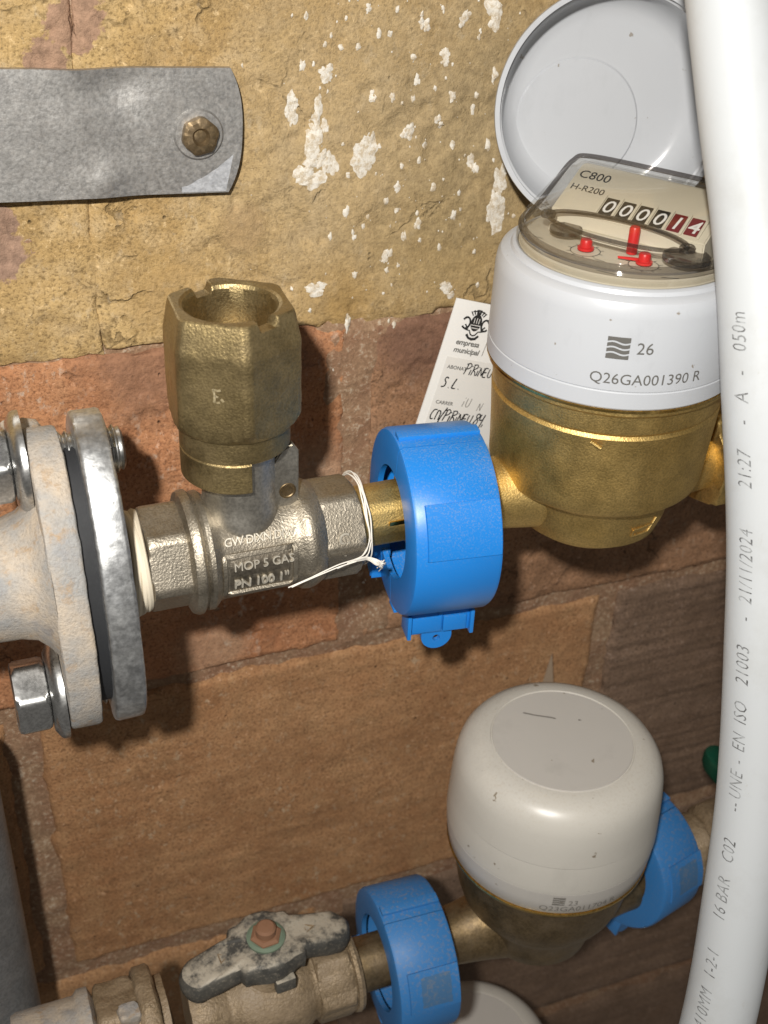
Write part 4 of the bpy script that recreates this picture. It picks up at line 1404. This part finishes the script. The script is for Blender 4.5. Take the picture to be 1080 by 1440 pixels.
un = thing('pipe_union', 'crusty bronze pipe union in the bottom left corner', 'fitting', (-124, LY, LZ))
mk('union_nut', rough(to_x(nut(21, nutprof(24, -6, 12, 2, 0), 14, 6, 120)), 0.8, 0.15, 3), 'valve_old', un, smooth=50)
mk('union_flange', rough(to_x(lathe([(0.1, 11), (25, 11), (26.5, 12.5), (26.5, 18), (25, 19.5), (0.1, 19.5)], 96)), 0.7, 0.15, 4), 'valve_old', un, smooth=50, label='rust-coloured union flange')
mk('collar_ring', rough(to_x(lathe([(0.1, 19), (20, 19), (21, 20.5), (21, 23.5), (0.1, 26)], 96)), 0.4, 0.15, 5), 'valve_old', un, smooth=50)
mk('pipe_end', rough(to_x(lathe([(0.1, -40), (21, -40), (22, -38), (22, -14), (24, -12), (24, -8), (20, -6), (0.1, -6)], 96)), 0.5, 0.15, 6), 'chalk', un, smooth=50)
crust = box(9, 8, 8, 2)
bmesh.ops.subdivide_edges(crust, edges=list(crust.edges), cuts=2, use_grid_fill=True)
mk('limescale_lump', rough(mv(crust, 7, -6, 22), 1.3, 0.25, 2), 'chalk', un, smooth=50)

gv = thing('green_valve', 'bronze valve with green lever half hidden behind the white pipe', 'valve', (184, LY + 6, LZ + 4))
mk('body', rough(to_x(lathe([(0.1, -22), (17, -22), (18, -20), (18, -12), (15.5, -10), (15.5, -8), (20, -5), (21, 4), (21, 30), (0.1, 30)], 96)), 0.4, 0.12, 4), 'valve_old', gv, smooth=50)
mk('stem', lathe([(10, 8), (9, 20), (8, 30), (0.1, 30)], 40), 'valve_old', gv, loc=(14, 0, 0))
gl_ = oval_plate(10, 30, 11, 3, 2.3)
mk('lever', xf(gl_, Matrix.Translation((14, 0, 40)) @ Matrix.Rotation(PI / 2, 4, 'Y') @ Matrix.Rotation(R_(75), 4, 'X')), 'green', gv)

# ------------------------------------------------------------------ paper cards
def hand(word_pts, sc=1.0):
    return [[(x * sc, y * sc) for x, y in ln] for ln in word_pts]
GL = {  # hand-drawn capitals, unit height 1
    'P': [[(0.05, 0), (0.12, 0.55), (0.15, 1.0)], [(0.0, 0.92), (0.3, 1.05), (0.48, 0.85), (0.36, 0.6), (0.12, 0.5)]],
    'i': [[(0.1, 0), (0.12, 0.5)], [(0.14, 0.78), (0.18, 0.84)]],
    'R': [[(0.05, 0), (0.1, 0.5), (0.08, 0.98)], [(0.0, 0.95), (0.34, 1.0), (0.42, 0.75), (0.14, 0.52), (0.34, 0.3), (0.45, 0.0)]],
    'N': [[(0.03, 0), (0.08, 0.8)], [(0.08, 0.8), (0.36, 0.06)], [(0.36, 0.06), (0.44, 0.85)]],
    'E': [[(0.36, 0.82), (0.08, 0.78), (0.05, 0.05), (0.38, 0.0)], [(0.07, 0.42), (0.32, 0.44)]],
    'U': [[(0.06, 0.8), (0.06, 0.25), (0.18, 0.02), (0.36, 0.15), (0.42, 0.82)]],
    'S': [[(0.42, 0.9), (0.2, 1.0), (0.1, 0.75), (0.32, 0.45), (0.26, 0.1), (0.0, 0.02)]],
    'L': [[(0.2, 1.0), (0.08, 0.4), (0.06, 0.05), (0.42, 0.02)]],
    '.': [[(0.05, 0.0), (0.1, 0.04)]],
    'C': [[(0.42, 0.9), (0.15, 0.85), (0.02, 0.4), (0.12, 0.05), (0.34, 0.08)]],
    'n': [[(0.05, 0.0), (0.08, 0.75), (0.25, 0.82), (0.36, 0.6), (0.36, 0.0)]],
    '/': [[(0.0, -0.3), (0.06, 0.3), (0.3, 1.2)]],
    '8': [[(0.4, 0.95), (0.16, 1.0), (0.1, 0.75), (0.36, 0.4), (0.32, 0.05), (0.1, 0.02), (0.08, 0.3), (0.36, 0.7), (0.42, 0.95)]],
    '4': [[(0.08, 1.0), (0.06, 0.5), (0.4, 0.52)], [(0.42, 1.0), (0.36, 0.4), (0.3, -0.25)]],
    ',': [[(0.12, 0.12), (0.05, -0.15)]],
    ' ': [],
}
ADV = {'i': 0.3, '.': 0.3, ' ': 0.3, ',': 0.3, '/': 0.35}
def handwrite(s, h, x0, y0, w=0.55, adv=1.0):
    lines, x = [], 0.0
    for ch in s:
        for ln in GL[ch]:
            P = [Vector((px + x + 0.12 * py, py, 0)) for px, py in ln]
            P = catmull(P, 5) if len(P) > 2 else P
            lines.append([(x0 + p.x * h, y0 + p.y * h) for p in P])
        x += ADV.get(ch, 0.58) * adv
    return stroke_bm(lines, w)

# the customer card tucked behind the upper collar (card plane: u across, v up)
CW, CH = 46.0, 92.0
card = thing('customer_card', 'white handwritten customer card tucked behind the upper blue collar', 'card', (53.0, 61.0, 54.0), (-4, 16, 0))
def cardmap(lift=0.0):
    # gentle curl; front faces the viewer (-y); origin = top left corner
    return lambda c: Vector((c.x, -(c.z + lift) + 5.0 * (c.x / CW - 0.5) ** 2 + 0.0012 * c.y ** 2 * 0.4, c.y))
def sheet(x0, x1, y0, y1, nx=14, ny=20):
    vs, fs = [], []
    for j in range(ny + 1):
        for i in range(nx + 1):
            vs.append((x0 + (x1 - x0) * i / nx, y0 + (y1 - y0) * j / ny, 0))
    for j in range(ny):
        for i in range(nx):
            a = j * (nx + 1) + i
            fs.append((a, a + 1, a + nx + 2, a + nx + 1))
    return from_lists(vs, fs)
def card_body():
    a = join(mapv(sheet(0, CW, -CH, 0), cardmap(0)), mapv(sheet(0, CW, -CH, 0), cardmap(-0.5)))
    a.edges.ensure_lookup_table()
    bmesh.ops.bridge_loops(a, edges=[e for e in a.edges if e.is_boundary])
    bmesh.ops.recalc_face_normals(a, faces=a.faces)
    return a
mk('sheet', card_body(), 'card', card)
mk('form_field', mapv(sheet(3.5, CW - 1.5, -70, -24.5), cardmap(0.32)), 'card2', card)
mk('printed_text', join(mapv(mv(text_bm('empresa', 3.3, 0, 0.15, 0.95, 0.06), 5.2, -18.6, 0), cardmap(0.42)),
                        mapv(mv(text_bm('municipal', 3.3, 0, 0.15, 0.95, 0.06), 5.2, -22.0, 0), cardmap(0.42)),
                        mapv(mv(text_bm('ABONAT', 2.2, 0, 0, 1, 0.05), 5.0, -29.5, 0), cardmap(0.42)),
                        mapv(mv(text_bm('CARRER', 2.2, 0, 0, 1, 0.05), 5.0, -45.6, 0), cardmap(0.42))), 'ink', card)
mk('handwriting', join(mapv(handwrite('PiRiNEU', 4.9, 13.0, -31.0, 0.5, 0.78), cardmap(0.45)),
                       mapv(handwrite('S.L.', 4.6, 5.0, -38.0, 0.62, 1.15), cardmap(0.45)),
                       mapv(handwrite('Cn/PiRiNEU 84,', 5.2, 4.4, -53.0, 0.58, 0.76), cardmap(0.45))), 'black', card)
mk('erased_writing', join(mapv(handwrite('iU', 5, 17, -45.4, 0.35, 1.1), cardmap(0.42)), mapv(handwrite('N  i', 4.5, 25, -46.5, 0.3, 1.6), cardmap(0.42))), 'ink_faint', card)
# municipal crest
def crest():
    out = []
    cx, cy = 11.5, -8.5
    sh = [(cx + 2.5 * math.cos(a) * (1 if math.sin(a) > 0 else 0.95), cy + 3.6 * math.sin(a)) for a in lin(0, 2 * PI, 28)[:-1]]
    out.append(from_lists([(x, y, 0) for x, y in sh], [tuple(range(len(sh)))]))
    for s_ in (-1, 1):
        out.append(stroke_bm([[(cx + s_ * (4.4 + 1.7 * math.cos(a)), cy - 0.6 + 2.4 * math.sin(a)) for a in lin(0.5, 5.6, 14)]], 0.85))
        out.append(stroke_bm([[(cx + s_ * 3.0, cy - 3.0), (cx + s_ * 4.6, cy - 1.2)], [(cx + s_ * 2.4, cy - 3.6), (cx + s_ * 4.2, cy - 3.2)]], 0.6))
        for q in range(4):
            a = R_(52 + 14 * q)
            out.append(stroke_bm([[(cx + s_ * 3.1 * math.cos(a) * 1.2, cy + 3.6 * math.sin(a)), (cx + s_ * 5.2 * math.cos(a) * 1.1, cy + 5.6 * math.sin(a))]], 0.5))
        out.append(stroke_bm([[(cx + s_ * 2.2, cy - 3.4), (cx + s_ * 1.0, cy - 5.2), (cx, cy - 5.6)]], 0.55))
    out.append(stroke_bm([[(cx - 2.8, cy - 5.3), (cx - 1.6, cy - 6.7), (cx, cy - 7.1), (cx + 1.6, cy - 6.7), (cx + 2.8, cy - 5.3)]], 1.1))
    out.append(stroke_bm([[(cx - 2.9, cy + 4.4), (cx, cy + 5.3), (cx + 2.9, cy + 4.4)]], 0.5))
    return join(*out)
cr = mk('crest', mapv(crest(), cardmap(0.42)), 'black', card)
inn = stroke_bm([[(11.5 - 1.1, -6.6), (11.5 - 1.1, -8.8)], [(11.5, -6.4), (11.5, -8.8)], [(11.5 + 1.1, -6.6), (11.5 + 1.1, -8.8)], [(11.5 - 2.2, -9.6), (11.5 + 2.2, -9.6)], [(11.5 - 1.6, -10.8), (11.5 + 1.6, -10.8)]], 0.32)
mk('crest_detail', mapv(inn, cardmap(0.5)), 'card2', cr)
mk('divider_line', mapv(stroke_bm([[(19.5, -12), (18.8, -22)]], 0.25), cardmap(0.42)), 'ink_faint', card)

tg = mk('paper_tag', prism([(0, 0), (1.5, -20), (4, -60), (-9, -60), (-4, -20)], 0.5, 0), 'tagpaper', loc=(133.5, 79, -166), rot=(0, -4, -30))
tag(tg, 'thin pale paper tag sticking up behind the cream-lidded meter', 'tag')
te = mk('thread_end', tube(catmull([(139, 10, 0), (144, -6, -14), (150, -12, -15), (157, -9, -13)], 8), 0.9, 8), 'cord')
tag(te, 'white thread end hanging at the outlet of the open meter', 'thread')

# ------------------------------------------------------------------ white plastic pipe in the foreground
wp = thing('white_pipe', 'white plastic water pipe with printed text bending down the right edge', 'pipe', (0, 0, 0))
PP = [(80, 15, 330), (86, -6, 250), (90.0, -22.3, 199.5), (92.6, -27.4, 182.9), (96.5, -40.2, 148.5), (99.4, -49.6, 124.5), (101.2, -59.3, 99.2), (102.1, -70.7, 68.9), (103.9, -81.4, 36.6), (104.4, -89.3, 12.1), (103.9, -97.2, -13.0), (103.7, -107.6, -50.7), (102.0, -116.4, -82.0), (97.2, -127.7, -122.6), (93.6, -134.6, -146.7), (89.3, -140.6, -168.5), (83.6, -146.5, -194.7), (74, -156, -240), (58, -166, -300)]
RP = 13.5
path = catmull(PP, 12)
mk('pipe', tube(path, RP, 72, cap=True), 'pipe', wp, smooth=60)
VIEW = Vector((-0.55, -0.66, 0.40))
rev = list(reversed(path))
frm = frames(rev, VIEW)
cum = [0.0]
for i in range(1, len(rev)):
    cum.append(cum[-1] + (rev[i] - rev[i - 1]).length)
# arc position (from the lower end) of the pipe's station at height z
def s_at(z):
    for i in range(1, len(rev)):
        if rev[i].z >= z:
            f = (z - rev[i - 1].z) / (rev[i].z - rev[i - 1].z)
            return cum[i - 1] + f * (cum[i] - cum[i - 1])
    return cum[-1]
def onpipe(s0, ang, lift=0.1):
    def f(c):
        s_ = s0 + c.x
        i = 1
        while i < len(cum) - 1 and cum[i] < s_:
            i += 1
        u = (s_ - cum[i - 1]) / (cum[i] - cum[i - 1])
        p0, t0, n0, b0 = frm[i - 1]
        p1, t1, n1, b1 = frm[i]
        p = p0.lerp(p1, u)
        n_ = n0.lerp(n1, u).normalized()
        b_ = b0.lerp(b1, u).normalized()
        a = R_(ang) - c.y / RP
        return p + (n_ * math.cos(a) + b_ * math.sin(a)) * (RP + lift)
    return f
prints = [('-', -168, 'ink'), ('410MM', -161, 'ink'), ('1-2-1', -140, 'ink'), ('16 BAR', -116, 'ink_faint'), ('C02', -93, 'ink'), ('--', -72.5, 'ink'), ('UNE', -67.5, 'ink'), ('-', -54.0, 'ink'), ('EN', -49, 'ink'), ('ISO', -38.5, 'ink'),
          ('21003', -24, 'ink'), ('-', -2, 'ink'), ('21/11/2024', 4, 'ink'), ('21:27', 43, 'ink'), ('-', 63.0, 'ink_faint'), ('A', 69.5, 'ink_faint'), ('-', 77.5, 'ink_faint'), ('050m', 84.5, 'ink_faint')]
TA = -22
for s_, z, mt in prints:
    b = xf(text_bm(s_, 7.2, 0, 0.2, 1.1, -0.05, 'LEFT', 2), Matrix.Diagonal((0.74, 1, 1, 1)))
    bmesh.ops.triangulate(b, faces=b.faces)
    bmesh.ops.subdivide_edges(b, edges=list(b.edges), cuts=4)
    bmesh.ops.triangulate(b, faces=b.faces)
    mk('printed_text', mapv(b, onpipe(s_at(z), TA)), 'pipe_ink', wp, smooth=0)
